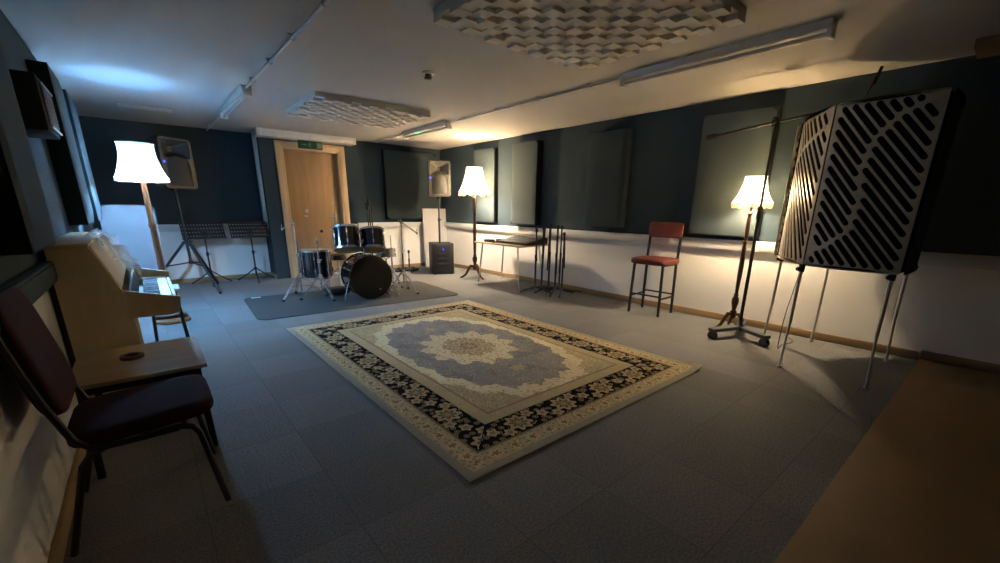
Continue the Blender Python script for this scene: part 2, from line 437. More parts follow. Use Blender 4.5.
# skirting
def skirt(name, a, b, inn):
    m = MB(); a, b, n = V((*a, 0)), V((*b, 0)), V((*inn, 0))
    m.bar(a + n * .009 + V((0, 0, .04)), b + n * .009 + V((0, 0, .04)), .08 if abs(n.x) < 2 else .08, .018, up=(n.x, n.y, 0) if False else (0, 0, 1), bev=.003)
    return struct(m.build(name, M['skirting']))
def skirt(name, x0, x1, y0, y1):
    m = MB(); m.box(((x0 + x1) / 2, (y0 + y1) / 2, .04), (x1 - x0, y1 - y0, .08), bev=.004)
    return struct(m.build(name, M['skirting']))
skirt('baseboard_right', XR - .018, XR, .33, YF)
skirt('baseboard_left', XL, XL + .018, YN, YR)
skirt('baseboard_recess', XL + .018, XC, YR - .018, YR)
skirt('baseboard_return', XC - .018, XC, YF, YR - .018)
skirt('baseboard_far', 3.16, XR - .018, YF - .018, YF)
# dado trunking (white plastic channel with lid line)
def channel(name, a, b, w, h, n):
    """box channel from a to b; n = direction out of the wall"""
    m = MB(); a, b = V(a), V(b); d = (b - a); L = d.length
    c = (a + b) / 2 + V(n) * (w / 2)
    ux = d.normalized(); uz = V(n)
    uy = uz.cross(ux)
    R = Matrix((ux, uy, uz)).transposed()
    m.box(c, (L, h, w), R, .004)
    m.box(c + V(n) * (w / 2 + .001), (L, h * .72, .006), R, .002)
    return struct(m.build(name, M['white_plastic']))
channel('trim_1', (XR, .6 - 1.6, .915), (XR, YF, .915), .05, .11, (-1, 0, 0))
channel('trim_2', (3.30, YF, .925), (XR - .056, YF, .925), .05, .11, (0, -1, 0))
channel('trim_3', (XL + .056, YR, .925), (XC - .056, YR, .925), .05, .11, (0, -1, 0))
channel('trim_4', (XL, YN, .945), (XL, YR, .945), .05, .11, (1, 0, 0)).data.materials[0] = M['teal']  # dark teal instead of white: shade on this trunking put into its colour
channel('trim_5', (XC, YR - .30, .87), (XC, YR - .30, H), .05, .1, (-1, 0, 0))
m = MB(); m.box((2.47, YF - .15, 2.445), (1.62, .30, .11), bev=.006); m.box((3.26, YF - .15, 2.445), (.05, .306, .116), bev=.004); m.box((1.69, YF - .15, 2.445), (.08, .306, .116), bev=.004)
struct(m.build('trim_6', M['white_plastic']))
# brown boarding strip at the near right
m = MB(); m.box(((1.62 + XR) / 2, (YN + .31) / 2, .009), (XR - 1.62, .31 - YN, .018), bev=.003)
struct(m.build('floor_boarding', M['board_brown']))
m = MB(); m.box((XR - .009, -.4, .058), (.018, 1.42, .08), bev=.004); struct(m.build('baseboard_near', M['board_brown']))

# door
dr = thing('door_1', None, None, (DX0, YF, 0)); struct(dr)
W = DX1 - DX0
m = MB()
m.box((.02, .06, DZ / 2), (.04, .16, DZ), bev=.003); m.box((W - .02, .06, DZ / 2), (.04, .16, DZ), bev=.003); m.box((W / 2, .06, DZ - .02), (W - .08, .16, .04), bev=.003)
for x in (-.045, W + .045): m.box((x, -.013, (DZ + .09) / 2), (.10, .026, DZ + .09), bev=.004)
m.box((W / 2, -.013, DZ + .045), (W - .002, .024, .098), bev=.004)
m.build('door_frame', M['frame_wood'], dr)
m = MB(); m.box((W / 2, .112, (DZ - .04) / 2 + .003), (W - .09, .044, DZ - .05), bev=.003); m.build('door_leaf', M['door_wood'], dr)
m = MB(); m.box((W - .15, .084, 1.06), (.045, .012, .20), bev=.004); m.cyl((W - .15, .085, 1.09), (W - .15, .04, 1.09), .009); m.tube([(W - .15, .04, 1.09), (W - .17, .035, 1.09), (W - .28, .04, 1.085)], .009)
m.build('door_handle', M['steel'], dr)
m = MB(); m.cyl((.34, .09, 1.20), (.34, .075, 1.20), .034, seg=20); m.cyl((.34, .076, 1.20), (.34, .066, 1.20), .016); m.box((.31, .082, 1.11), (.08, .012, .02), bev=.003)
m.build('lock_plate', M['steel'], dr)
m = MB(); m.cyl((.56, .09, .83), (.56, .055, .83), .02); m.cyl((.56, .055, .83), (.56, .045, .83), .027); m.build('door_stop', M['black_plastic'], dr)

# ------------------------------------------------------------------ ceiling things
def batten(y0, y1, x, label, led=False, w=.10):
    L = y1 - y0
    t = thing('ceiling_light', label, 'ceiling light', (x, (y0 + y1) / 2, H))
    m = MB(); m.prism([(-w / 2, 0), (w / 2, 0), (w * .36, -.05), (-w * .36, -.05)], lambda u, v, q: (u, q - L / 2, v), L); m.build('housing', M['white_metal'], t)
    for s in (-1, 1):
        m = MB(); m.box((0, s * (L / 2 - .012), -.062), (w * .85, .03, .085), bev=.006); m.build('end_cap', M['white_plastic'], t)
    m = MB(); m.tube([(0, -L / 2 + .03, -.078), (0, L / 2 - .03, -.078)], .017, 12); m.build('fluorescent_tube', mat_tube, t)
    if led:
        m = MB(); m.sph((0, led, -.056), .012); m.box((0, led, -.055), (.05, .05, .012), bev=.004); m.build('indicator', M['green_led'], t)
    return t
mat_tube = mat('unlit_tube', (.62, .60, .56), .3)
batten(1.05, 2.66, 3.68, 'long unlit fluorescent batten on the ceiling above the right wall lamp')
batten(5.60, 6.95, 3.66, 'unlit fluorescent batten with a green indicator near the far wall', led=.25, w=.12)
batten(5.45, 7.05, 1.07, 'unlit fluorescent batten on the ceiling above the music stands at left')
def conduit(x, y0, y1, label):
    t = thing('conduit', label, 'conduit', (x, y0, H), group='surface conduits on the ceiling')
    m = MB(); m.cyl((0, 0, -.022), (0, y1 - y0, -.022), .0125); m.build('pipe', M['white_metal'], t)
    n = max(2, int((y1 - y0) / .7))
    for i in range(n):
        y = (i + .5) * (y1 - y0) / n
        m = MB(); m.box((0, y, -.005), (.06, .028, .010), bev=.002); m.tube([(-.02, y, -.004), (-.018, y, -.026), (-.01, y, -.038), (.01, y, -.038), (.018, y, -.026), (.02, y, -.004)], .004, 6)
        m.build('saddle_clip', M['steel'], t)
conduit(3.67, 2.66, 5.60, 'ceiling conduit pipe between the two battens on the right')
conduit(3.66, 6.95, 8.14, 'short ceiling conduit from the batten with green indicator to far wall')
conduit(1.07, 1.2, 5.45, 'long ceiling conduit running towards the camera on the left')
conduit(1.07, 7.05, 8.88, 'short ceiling conduit from left batten to the dark recess wall')

def diffuser(x0, x1, y0, y1, label, seed):
    t = thing('ceiling_diffuser', label, 'acoustic diffuser', ((x0 + x1) / 2, (y0 + y1) / 2, H))
    rnd = random.Random(seed); n = 14; W, D = x1 - x0, y1 - y0; cw, cd = W / n, D / n
    m = MB(); m.box((0, 0, -.009), (W, D, .018)); m.build('backing', M['polystyrene'], t)
    m = MB()
    for i in range(n):
        for j in range(n):
            # lozenge clusters two blocks wide, with deep holes where four clusters meet
            a, b2 = (i + j) % 4, (i - j) % 4
            h = (.034, .050, .042, .050)[a] + (.0, .010, .005, .010)[b2] + rnd.uniform(-.006, .006)
            if a == 0 and b2 == 0: h = .0305
            x, y = -W / 2 + (i + .5) * cw, -D / 2 + (j + .5) * cd
            if h > .03:
                m.box((x, y, -.016 - h / 2), (cw * .995, cd * .995, h))
    m.build('blocks', M['polystyrene'], t, smooth=False)
diffuser(1.68, 3.12, 5.2, 6.42, 'far white ceiling diffuser of stepped blocks, in front of the door', 3)
diffuser(1.64, 3.08, 1.36, 2.66, 'near large ceiling diffuser of stepped blocks, above the patterned rug', 5)
t = thing('smoke_detector', 'small round smoke detector on the bare ceiling between the two diffusers', 'smoke detector', (2.27, 3.8, H))
m = MB(); m.lathe([(.05, -.018), (.055, -.012), (.055, 0)]); m.build('base', M['white_plastic'], t)
m = MB(); m.lathe([(.018, -.062), (.034, -.058), (.038, -.046), (.03, -.04), (.03, -.018)]); m.build('sensor', M['grey_plastic'], t)
m = MB(); m.box((4.98, .28, H - .03), (.36, .42, .06), bev=.006)
tag(m.build('ceiling_block', M['board_brown']), 'dark brown wooden block on the ceiling at the right edge', 'ceiling block')
t = thing('ceiling_hatch_plate', 'pale flat oblong plate on the ceiling near the blue patch of light', 'ceiling plate', (.28, 7.55, H))
m = MB(); m.box((0, 0, -.008), (.55, .18, .016), bev=.004); m.build('plate', M['white_metal'], t)
for sx in (-1, 1):
    m = MB(); m.cyl((sx * .24, 0, -.016), (sx * .24, 0, -.021), .008); m.build('screw', M['steel'], t)
# exit sign
t = thing('exit_sign', 'green exit sign with white running figure hanging above the door frame', 'exit sign', (2.46, YF - .32, 2.36))
m = MB(); m.box((0, 0, -.055), (.40, .025, .13), bev=.004); m.build('sign_panel', M['green'], t)
m = MB(); m.box((.145, -.0135, -.055), (.075, .004, .085))
m.build('door_symbol', mat('dull_sign_white', (.22, .27, .22), .5), t)
m = MB()      # running figure and arrow
m.sph((-.005, -.0135, -.02), .010, (1, .25, 1)); m.bar((-.01, -.0135, -.03), (-.02, -.0135, -.062), .004, .018)
for a, b2 in (((-.02, -.062), (0, -.078)), ((0, -.078), (-.008, -.10)), ((-.02, -.062), (-.045, -.085)), ((-.012, -.036), (.015, -.05)), ((-.012, -.036), (-.038, -.045))):
    m.bar((a[0], -.0135, a[1]), (b2[0], -.0135, b2[1]), .004, .008)
m.bar((-.15, -.0135, -.055), (-.09, -.0135, -.055), .004, .012); m.prism([(-.09, -.035), (-.065, -.055), (-.09, -.075)], lambda u, v, w: (u, -.0155 + w, v), .004)
m.build('pictogram', M['dim_white'] if 'dim_white' in M else mat('pale_green', (.09, .27, .15), .5), t)
m = MB(); m.box((0, 0, .035), (.02, .012, .06)); m.build('bracket', M['white_metal'], t)

# ------------------------------------------------------------------ wall panels
def wall_panel(wallname, y0, y1, z0, z1, t, fm, sm, label, group, back=False):
    W, Hh = y1 - y0, z1 - z0
    if wallname == 'right': loc, rz = (XR, (y0 + y1) / 2, z0), PI / 2
    elif wallname == 'left': loc, rz = (XL, (y0 + y1) / 2, z0), -PI / 2
    else: loc, rz = ((y0 + y1) / 2, YF, z0), PI
    t0 = thing('acoustic_panel', label, 'acoustic panel', loc, rz, group)
    m = MB(); m.box((0, t / 2, Hh / 2), (W, t - .006, Hh), bev=.004); m.build('frame', sm, t0)
    def cushion(u, v):
        e = min(u, 1 - u, v, 1 - v); b = .012 * min(1, e * 14)
        return ((u - .5) * (W - .004), t - .004 + b + .001 * math.sin(v * 9), v * (Hh - .004) + .002)
    m = MB(); m.grid(14, 24, cushion)
    m.build('fabric_face', fm, t0)
    return t0
G = 'fabric acoustic panels on the walls'
wall_panel('right', 6.43, 7.07, 1.02, 2.36, .10, M['panel_pale'], M['panel_side'], 'pale acoustic panel on the right wall directly behind the floor lamp by the desk', None)
wall_panel('right', 5.27, 5.90, 1.02, 2.36, .14, M['panel_pale'], M['panel_side'], 'grey acoustic panel with black sides on the wall above the narrow desk', None)
wall_panel('right', 3.58, 4.24, 1.05, 2.33, .12, M['panel'], M['panel'], 'dark teal acoustic panel between the microphone stands and the red stool', None)
wall_panel('right', 1.82, 2.58, 1.02, 2.33, .12, M['panel_pale'], M['panel'], 'acoustic panel lit by the small lamp behind the boom microphone stand', None)
wall_panel('far', 3.90, 5.10, 1.04, 2.38, .12, M['panel'], M['panel_side'], 'wide dark acoustic panel on the far wall right of the door', None)
wall_panel('left', 6.0, 6.62, 1.13, 2.33, .13, M['panel'], M['panel'], 'farthest acoustic panel on the left wall, edge lit blue', None)
wall_panel('left', 4.98, 5.62, 1.13, 2.33, .12, M['panel'], M['panel_side'], 'left wall acoustic panel with a black near side, beyond the grille box', None)
wall_panel('left', 2.60, 3.24, 1.10, 2.33, .10, M['panel'], M['panel_side'], 'nearest acoustic panel on the left wall above the maroon chair', None)
# black box with grille on left wall
t = thing('wall_unit', 'black box on the left wall with a silver edged grille', 'wall unit', (XL, 3.78, 1.68))
m = MB(); m.box((.08, 0, .155), (.16, .46, .29), bev=.012); m.build('body', M['black_matte'], t)
m = MB(); m.box((.163, .02, .152), (.008, .38, .19), bev=.003)
for k in range(9): m.box((.168, .02, .075 + k * .021), (.004, .37, .008))
m.build('grille', M['grey_plastic'], t)
for z in (.04, .262):
    m = MB(); m.box((.168, .02, z), (.012, .40, .012), bev=.003); m.build('trim_strip', M['steel'], t)
t = thing('wall_switch', 'small white switch on the left wall below the black grille box', 'switch', (XL, 3.62, 1.45))
m = MB(); m.box((.006, 0, 0), (.012, .085, .085), bev=.004); m.build('plate', M['white_plastic'], t)
m = MB(); m.box((.015, 0, 0), (.008, .022, .036), bev=.003); m.build('rocker', M['white_plastic'], t)

# ------------------------------------------------------------------ rug and drum mat
def rug_fn(u, v):
    x, y = (u - .5) * RW, (v - .5) * RL
    z = .010 + .0015 * math.sin(y * 5 + x * 2)
    if u > .93 and v < .08: z += .028 * ((u - .93) / .07) * (1 - v / .08)     # slightly lifted corner
    return x, y, z
m = MB(); m.grid(40, 56, rug_fn)
ext = bmesh.ops.solidify(m.bm, geom=m.bm.faces[:], thickness=.009)
tag(m.build('rug', M['rug'], loc=(2.235, 3.155, 0), rz=math.radians(.2)), 'large patterned oriental rug with black flowered border and cream medallion', 'rug')
m = MB(); m.prism(rrect(2.76, 1.5, .13, 6), lambda u, v, w: (u, v, w), .008)
mt = m.build('drum_mat', M['mat_grey'], loc=(2.26, 6.09, 0), rz=math.radians(-3.2))
tag(mt, 'plain dark grey mat under the drum kit', 'mat')
m = MB(); m.prism(rrect(.12, .045, .01, 3), lambda u, v, w: (u - 1.22, v + .69, .008 + w), .002); m.build('mat_label', M['white_plastic'], mt)

# ------------------------------------------------------------------ floor lamps
def scalloped_shade(r0, r1, h, z0, n, amp, pw=1.7, pleats=0):
    m = MB(); seg = n * 12; prof = []
    K = 12
    for i in range(K + 1):
        f = i / K
        r = r1 + (r0 - r1) * (1 - f) ** pw
        prof.append((r, z0 + h * f))
    def rf(a, i):
        f = i / K
        w = max(0, 1 - f * 3.2)
        sc = abs(math.sin(a * n / 2))
        pl = .004 * math.cos(a * pleats) if pleats else 0
        return pl + .010 * w * (1 - sc), -amp * w * sc
    m.lathe(prof, seg=seg, cap=False, rf=rf); return m
def light(name, parent, z, energy, col, r=.04):
    l = bpy.data.lights.new(name, 'POINT'); l.energy = energy; l.color = col; l.shadow_soft_size = r
    o = bpy.data.objects.new(name, l); COL.objects.link(o); o.parent = parent; o.location = (0, 0, z); return o
def turned_lamp(loc, label, hs, r0, r1, sh, n, amp, energy, s=1.0, rz=0.0, cloth='shade_warm', dim_disc=None):
    """tripod base, turned post, scalloped cloth shade; hs = height of the shade's lower edge"""
    t = thing('floor_lamp', label, 'floor lamp', loc, rz)
    for k in range(3):
        a = 2 * PI * k / 3 + .5; c, sn = math.cos(a), math.sin(a)
        m = MB(); m.tube([(c * r * s, sn * r * s, z * s) for r, z in ((.03, .20), (.07, .205), (.11, .15), (.15, .07), (.20, .03), (.235, .018))], [.02 * s, .026 * s, .024 * s, .02 * s, .018 * s, .016 * s], 10)
        m.sph((c * .235 * s, sn * .235 * s, .017 * s), .017 * s)
        m.build('leg', M['lamp_wood'], t)
    zt = hs - .05
    b = .14 * s
    prof = [(.018, b), (.034, b + .02), (.045, b + .05), (.036, b + .09), (.022, b + .10), (.030, b + .14), (.042, b + .19), (.040, b + .23), (.024, b + .26), (.03, b + .275), (.02, b + .29)]
    q = b + .29; e = zt - .38
    prof += [(.021, q + .05), (.027, q + (e - q) * .35), (.029, q + (e - q) * .55), (.024, e - .05), (.02, e), (.034, e + .01), (.034, e + .03), (.02, e + .045), (.024, e + .12), (.019, e + .30), (.03, e + .31), (.03, e + .325), (.014, e + .34), (.012, zt)]
    m = MB(); m.lathe([(r * s, z) for r, z in prof], seg=18); m.build('post', M['lamp_wood'], t)
    m = MB(); m.cyl((0, 0, zt), (0, 0, zt + .06), .016); m.build('lamp_holder', M['gold'], t)
    zb = zt + .06 + .05
    m = MB(); m.sph((0, 0, zb), .035); m.build('bulb', M['bulb_warm'], t)
    m = scalloped_shade(r0, r1, sh, hs, n, amp); sd = m.build('lamp_shade', M[cloth], t)
    m = MB(); K = n * 12                       # fringe hanging along the scallops
    for k in range(K):
        a = 2 * PI * k / K; sc = abs(math.sin(a * n / 2)); r = r0 + .010 * (1 - sc)
        z = hs - amp * sc
        m.bar((r * math.cos(a), r * math.sin(a), z + .004), ((r + .002) * math.cos(a), (r + .002) * math.sin(a), z - .03), .003, 2 * PI * r0 / K * .85, up=(math.cos(a), math.sin(a), 0))
    m.build('fringe', M['fringe'], sd, smooth=False)
    m = MB(); m.tube([(r1 * math.cos(2 * PI * k / 24), r1 * math.sin(2 * PI * k / 24), hs + sh) for k in range(25)], .004, 6, False)
    for k in range(3): m.cyl((.012 * math.cos(k * 2.1), .012 * math.sin(k * 2.1), hs + sh - .02), (r1 * math.cos(k * 2.094), r1 * math.sin(k * 2.094), hs + sh), .003)
    m.build('wire_ring', M['gold'], sd)
    if dim_disc:
        m = MB(); m.lathe([(r1 - .006, hs + sh - .012), (r1 - .006, hs + sh - .010)], seg=32); m.build('added_dimming_disc', M['dimming_disc_mid'], sd)  # invented disc in the shade's top opening, weakens light on the ceiling
    o = light('lamp_bulb_light', t, zb, energy, WARM, .035)
    return t
WARM = (1.0, .83, .65)
turned_lamp((4.73, 6.44, 0), 'turned wooden floor lamp with scalloped cream shade beside the narrow desk', 1.575, .275, .145, .41, 9, .05, 92, 1.12)
turned_lamp((4.95, 1.835, 0), 'smaller dark floor lamp with scalloped cream shade behind the boom stand', 1.385, .178, .10, .255, 9, .030, 22, .9, dim_disc=.55, cloth='shade_lined')
# left lamp, plain bell shade, cool bulb
t = thing('floor_lamp', 'floor lamp with plain bell shade and cool white glow, behind the piano', 'floor lamp', (.075, 6.02, 0))
m = MB(); m.lathe([(.17, 0), (.175, .012), (.165, .03), (.06, .045), (.03, .07), (.022, .09)], seg=28); m.build('base', M['lamp_oak'], t)
m = MB(); m.lathe([(.022, .085), (.028, .2), (.034, .30), (.026, .34), (.034, .36), (.03, .9), (.028, 1.05), (.036, 1.07), (.036, 1.09), (.027, 1.11), (.024, 1.52)], seg=16); m.build('post', M['lamp_oak'], t)
m = MB(); m.cyl((0, 0, 1.52), (0, 0, 1.575), .016); m.build('lamp_holder', M['gold'], t)
m = MB(); m.sph((0, 0, 1.60), .035); m.build('bulb', M['bulb_cool'], t)
m = MB(); prof = []
for i in range(15):
    f = i / 14; prof.append((.145 + (.225 - .145) * (1 - f) ** 2.0 + .010 * f ** 6, 1.565 + .34 * f))
m.lathe([(.227, 1.535), (.227, 1.565)] + prof[1:], seg=48, cap=False)
sd = m.build('lamp_shade', M['shade_cool'], t)
m = MB(); m.lathe([(.148, 1.885), (.148, 1.887)], seg=36); m.build('added_dimming_disc', M['dimming_disc_dense'], sd)  # disc added only to cut this lamp's upward light
for z, r in ((1.535, .228), (1.568, .227), (1.905, .156)):
    m = MB(); m.tube([(r * math.cos(2 * PI * k / 40), r * math.sin(2 * PI * k / 40), z) for k in range(41)], .005, 6, False)
    m.build('trim_ring', M['fringe'], sd)
light('lamp_bulb_light', t, 1.60, 84, (.11, .47, 1.0), .035)

# ------------------------------------------------------------------ loudspeakers
def pa_speaker(loc, rz, label, body, W=.42, Hh=.66, D=.36):
    """front faces local -Y; origin at the bottom of the cabinet"""
    t = thing('loudspeaker', label, 'loudspeaker', loc, rz)
    m = MB(); rings = []
    spec = [(-D * .5, 1.0, 1.0, .05), (-D * .44, 1.02, 1.01, .06), (D * .1, .9, .96, .07), (D * .5, .55, .72, .07)]
    for y, sx, sz, r in spec:
        rings.append([m.bm.verts.new((u, y, v + Hh / 2)) for u, v in rrect(W * sx, Hh * sz, r, 5)])
    n = len(rings[0])
    for i in range(3):
        for k in range(n): m.bm.faces.new((rings[i][k], rings[i][(k + 1) % n], rings[i + 1][(k + 1) % n], rings[i + 1][k]))
    m.bm.faces.new(rings[-1])
    outer = rrect(W, Hh, .05, 5)
    horn = [(u, v) for u, v in rrect(W * .84, Hh * .36, .03, 4, 0, Hh * .285)]
    arch = [(-W * .36, -Hh * .44), (W * .36, -Hh * .44)] + [(W * .36 * math.cos(PI * k / 14), -Hh * .06 + W * .30 * math.sin(PI * k / 14)) for k in range(15)]
    m.plate(outer, [horn, arch], .012, lambda u, v, w: (u, -D / 2 - .012 + w, v + Hh / 2))
    m.build('cabinet', body, t)
    m = MB()           # recessed horn flare
    r0 = [m.bm.verts.new((u, -D / 2 - .004, v + Hh / 2)) for u, v in horn]
    r1 = [m.bm.verts.new((u * .55, -D / 2 + .05, (v - Hh * .285) * .6 + Hh * .285 + Hh / 2)) for u, v in horn]
    r2 = [m.bm.verts.new((u * .16, -D / 2 + .12, (v - Hh * .285) * .34 + Hh * .285 + Hh / 2)) for u, v in horn]
    n = len(horn)
    for a, b2 in ((r0, r1), (r1, r2)):
        for k in range(n): m.bm.faces.new((a[k], a[(k + 1) % n], b2[(k + 1) % n], b2[k]))
    m.bm.faces.new(r2); m.build('horn', body, t)
    m = MB()           # bulging woofer grille
    def g(u, v):
        x = (u - .5) * W * .70; top = -Hh * .06 + math.sqrt(max(0, 1 - ((u - .5) * 2) ** 2)) * W * .29
        z = -Hh * .435 + v * (top + Hh * .435)
        return (x, -D / 2 - .008 - .03 * (1 - ((u - .5) * 2) ** 2) * (1 - abs(v - .5)), z + Hh / 2)
    m.grid(16, 12, g); m.build('grille', M['black_plastic'], t)
    m = MB(); m.box((-W * .42, -D / 2 - .014, Hh * .52), (.022, .008, .022), bev=.003); m.build('indicator', M['blue_led'], t)
    m = MB(); m.cyl((0, 0, -.03), (0, 0, .03), .035); m.build('pole_socket', M['black_plastic'], t)
    return t
# right: speaker on pole on subwoofer
rz = math.radians(-22)
pa_speaker((4.51, 7.32, 1.49), rz, 'grey loudspeaker on a pole above the black subwoofer', M['speaker_grey'], .42, .64)
t = thing('subwoofer', 'black subwoofer box with blue light standing on the floor by the far corner', 'subwoofer', (4.56, 7.36, 0), rz)
m = MB(); m.box((0, 0, .31), (.43, .46, .60), bev=.012)
m.build('cabinet', M['black_plastic'], t)
for k in range(3):
    m = MB(); m.box((0, -.232, .19 + k * .10), (.25, .014, .075), bev=.006); m.box((0, -.236, .19 + k * .10 + .02), (.23, .014, .01)); m.build('port', M['black_matte'], t)
m = MB(); m.prism([(-.014, .505), (.014, .505), (0, .482)], lambda u, v, w: (u, -.24 + w, v), .012); m.build('indicator', M['blue_led'], t)
for sx in (-1, 1):
    for sy in (-1, 1):
        m = MB(); m.cyl((sx * .17, sy * .18, 0), (sx * .17, sy * .18, .014), .025); m.build('foot', M['black_matte'], t)
m = MB(); m.box((0, -.231, .31), (.39, .006, .54), bev=.002); m.build('front_grille', M['black_metal'], t)
t = thing('speaker_pole', 'black pole joining the subwoofer and the grey loudspeaker', 'speaker pole', (4.51, 7.32, .61))
m = MB(); m.cyl((0, 0, 0), (0, 0, .45), .019); m.build('lower_tube', M['black_metal'], t)
m = MB(); m.cyl((0, 0, .45), (0, 0, .86), .0165); m.build('upper_tube', M['black_metal'], t)
m = MB(); m.cyl((0, 0, .42), (0, 0, .48), .026); m.tube([(.02, 0, .45), (.055, 0, .45)], .008); m.build('clamp_collar', M['black_plastic'], t)
# white board behind
m = MB(); m.box((0, 0, .632), (.60, .02, 1.26), RX(math.radians(-3)), .004)
tag(m.build('leaning_board', mat('grey_white_board', (.42, .41, .40), .5), loc=(4.99, 8.27, .0)), 'white board leaning on the far wall behind the subwoofer', 'board')

# left: speaker on tripod
pa_speaker((.43, 8.04, 1.52), math.radians(32), 'black loudspeaker on a tall tripod in the left corner behind the lamp', M['speaker_grey'], .46, .68, .38)
t = thing('speaker_stand', 'black tripod speaker stand with wide legs beside the left music stand', 'speaker stand', (.47, 8.04, 0))
m = MB(); m.cyl((0, 0, .45), (-.01, 0, 1.0), .02); m.cyl((-.01, 0, 1.0), (-.03, 0, 1.50), .0165); m.build('pole', M['black_metal'], t)
m = MB(); m.cyl((0, 0, .72), (0, 0, .80), .034); m.tube([(.02, 0, .76), (.07, -.01, .76)], .009); m.build('collar', M['black_plastic'], t)
m = MB(); m.cyl((0, 0, .42), (0, 0, .47), .03); m.build('hub', M['black_plastic'], t)
for k in range(3):
    a = math.radians((-65, 55, 175)[k]); c, sn = math.cos(a), math.sin(a)
    m = MB(); m.cyl((c * .03, sn * .03, .76), (c * .60, sn * .60, .022), .019); m.sph((c * .60, sn * .60, .022), .022); m.build('leg', M['black_metal'], t)
    m = MB(); m.cyl((c * .02, sn * .02, .44), (c * .30, sn * .30, .40), .010); m.build('brace', M['black_metal'], t)

# ------------------------------------------------------------------ music stands
t = thing('music_stand', 'left music stand with wide black perforated desk before the dark recess', 'music stand', (.74, 8.50, 0), math.radians(6))
holes = []
for i in range(14):
    for j in range(4): holes.append([(-.27 + i * .0415 + .009 * math.cos(k * PI / 3), .05 + j * .062 + .009 * math.sin(k * PI / 3)) for k in range(6)])
m = MB(); til = RX(math.radians(-22))
m.plate(rrect(.60, .29, .02, 3, 0, .145), holes, .003, lambda u, v, w: tuple(V((0, -.03, .76)) + til @ V((u, w, v))))
m.build('desk', M['black_metal'], t, smooth=False)
m = MB(); m.box(tuple(V((0, -.03, .76)) + til @ V((0, -.025, 0))), (.62, .055, .006), til, .002); m.build('desk_lip', M['black_metal'], t)
m = MB(); m.cyl((0, 0, .10), (0, 0, .52), .013); m.cyl((0, 0, .5), (0, 0, .84), .0105); m.build('post', M['black_metal'], t)
m = MB(); m.cyl((0, 0, .48), (0, 0, .54), .02); m.tube([(.015, 0, .51), (.05, 0, .51)], .007); m.build('knob', M['black_plastic'], t)
m = MB(); m.box((0, -.005, .84), (.05, .03, .07), bev=.004); m.build('desk_bracket', M['black_plastic'], t)
m = MB(); m.cyl((0, 0, .20), (0, 0, .25), .022); m.build('hub', M['black_plastic'], t)
for k in range(3):
    a = math.radians(-100 + 120 * k); c, sn = math.cos(a), math.sin(a)
    m = MB(); m.tube([(c * .015, sn * .015, .225), (c * .17, sn * .17, .11), (c * .33, sn * .33, .014)], [.01, .01, .012], 8); m.build('leg', M['black_metal'], t)
dup(t, (1.40, 8.46, 0), math.radians(4), 'right music stand with black perforated desk nearest the white corner trunking')

# ------------------------------------------------------------------ white gobo with plastic
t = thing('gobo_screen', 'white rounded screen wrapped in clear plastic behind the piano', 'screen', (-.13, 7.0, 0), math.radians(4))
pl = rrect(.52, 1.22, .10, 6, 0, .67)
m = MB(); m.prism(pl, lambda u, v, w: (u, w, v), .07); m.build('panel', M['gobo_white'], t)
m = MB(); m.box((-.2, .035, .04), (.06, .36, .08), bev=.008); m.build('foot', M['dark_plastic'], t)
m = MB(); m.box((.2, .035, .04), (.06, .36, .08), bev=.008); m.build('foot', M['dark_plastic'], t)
def film(u, v):
    x = -.25 + .52 * u; z = .2 + 1.09 * v
    p = noise.noise(V((x * 7, z * 7, 1))) * .02 + noise.noise(V((x * 19, z * 5, 4))) * .014
    return (x, -.03 + p - .02 * u, z - .05 * max(0, u - .7) ** 2 * 10 * max(0, v - .9) * 5)
m = MB(); m.grid(36, 60, film); m.build('plastic_cover', M['film'], t)

# ------------------------------------------------------------------ upright piano (keys face +X)
t = thing('piano', 'pale oak upright piano against the left wall, keyboard side turned right', 'piano', (-.44, 3.35, 0))
t_piano = t
PL = 1.35
X = lambda x: x + .44
prof = [(X(-.44), 0.02), (X(-.175), .02), (X(-.17), .60), (X(-.16), .79), (X(-.255), 1.05), (X(-.275), 1.07), (X(-.44), 1.075)]
for y in (0, PL - .03):
    m = MB(); m.prism(prof, lambda u, v, w: (u, y + w, v), .03); m.build('side_panel', M['piano'], t)
    ck = [(X(-.17), .63), (X(.05), .625), (X(.095), .66), (X(.105), .735), (X(-.155), .80)]
    m = MB(); m.prism(ck, lambda u, v, w: (u, y + w, v), .03); m.build('key_cheek', M['piano'], t)
m = MB(); m.box((X(-.355), PL / 2, 1.075), (.19, PL + .02, .022), bev=.004); m.build('top_lid', M['piano'], t)
a, b2 = V((X(-.262), 0, 1.06)), V((X(-.175), 0, .82))
m = MB(); m.bar((a + b2) / 2 + V((0, .03, 0)), (a + b2) / 2 + V((0, PL - .03, 0)), .016, .27, up=(b2 - a)); m.build('front_panel', M['piano'], t)
m = MB(); m.box((X(-.20), PL / 2, .31), (.02, PL - .06, .56), bev=.003); m.build('lower_panel', M['piano'], t)
m = MB(); m.box((X(-.04), PL / 2, .64), (.26, PL - .06, .03), bev=.003); m.build('key_bed', M['piano'], t)
m = MB(); m.box((X(.085), PL / 2, .672), (.022, PL - .06, .035), bev=.003); m.build('key_slip', M['piano'], t)
nk = 36; kw = (PL - .22) / nk
for k in range(nk):
    m = MB(); m.box((X(-.005), .11 + (k + .5) * kw, .687), (.15, kw * .94, .022), bev=.002, seg=1); m.build('white_key', M['white'], t)
    if k < nk - 1 and k % 7 in (0, 1, 3, 4, 5):
        m = MB(); m.box((X(-.035), .11 + (k + 1) * kw, .703), (.09, kw * .55, .022), bev=.002, seg=1); m.build('black_key', M['black_plastic'], t)
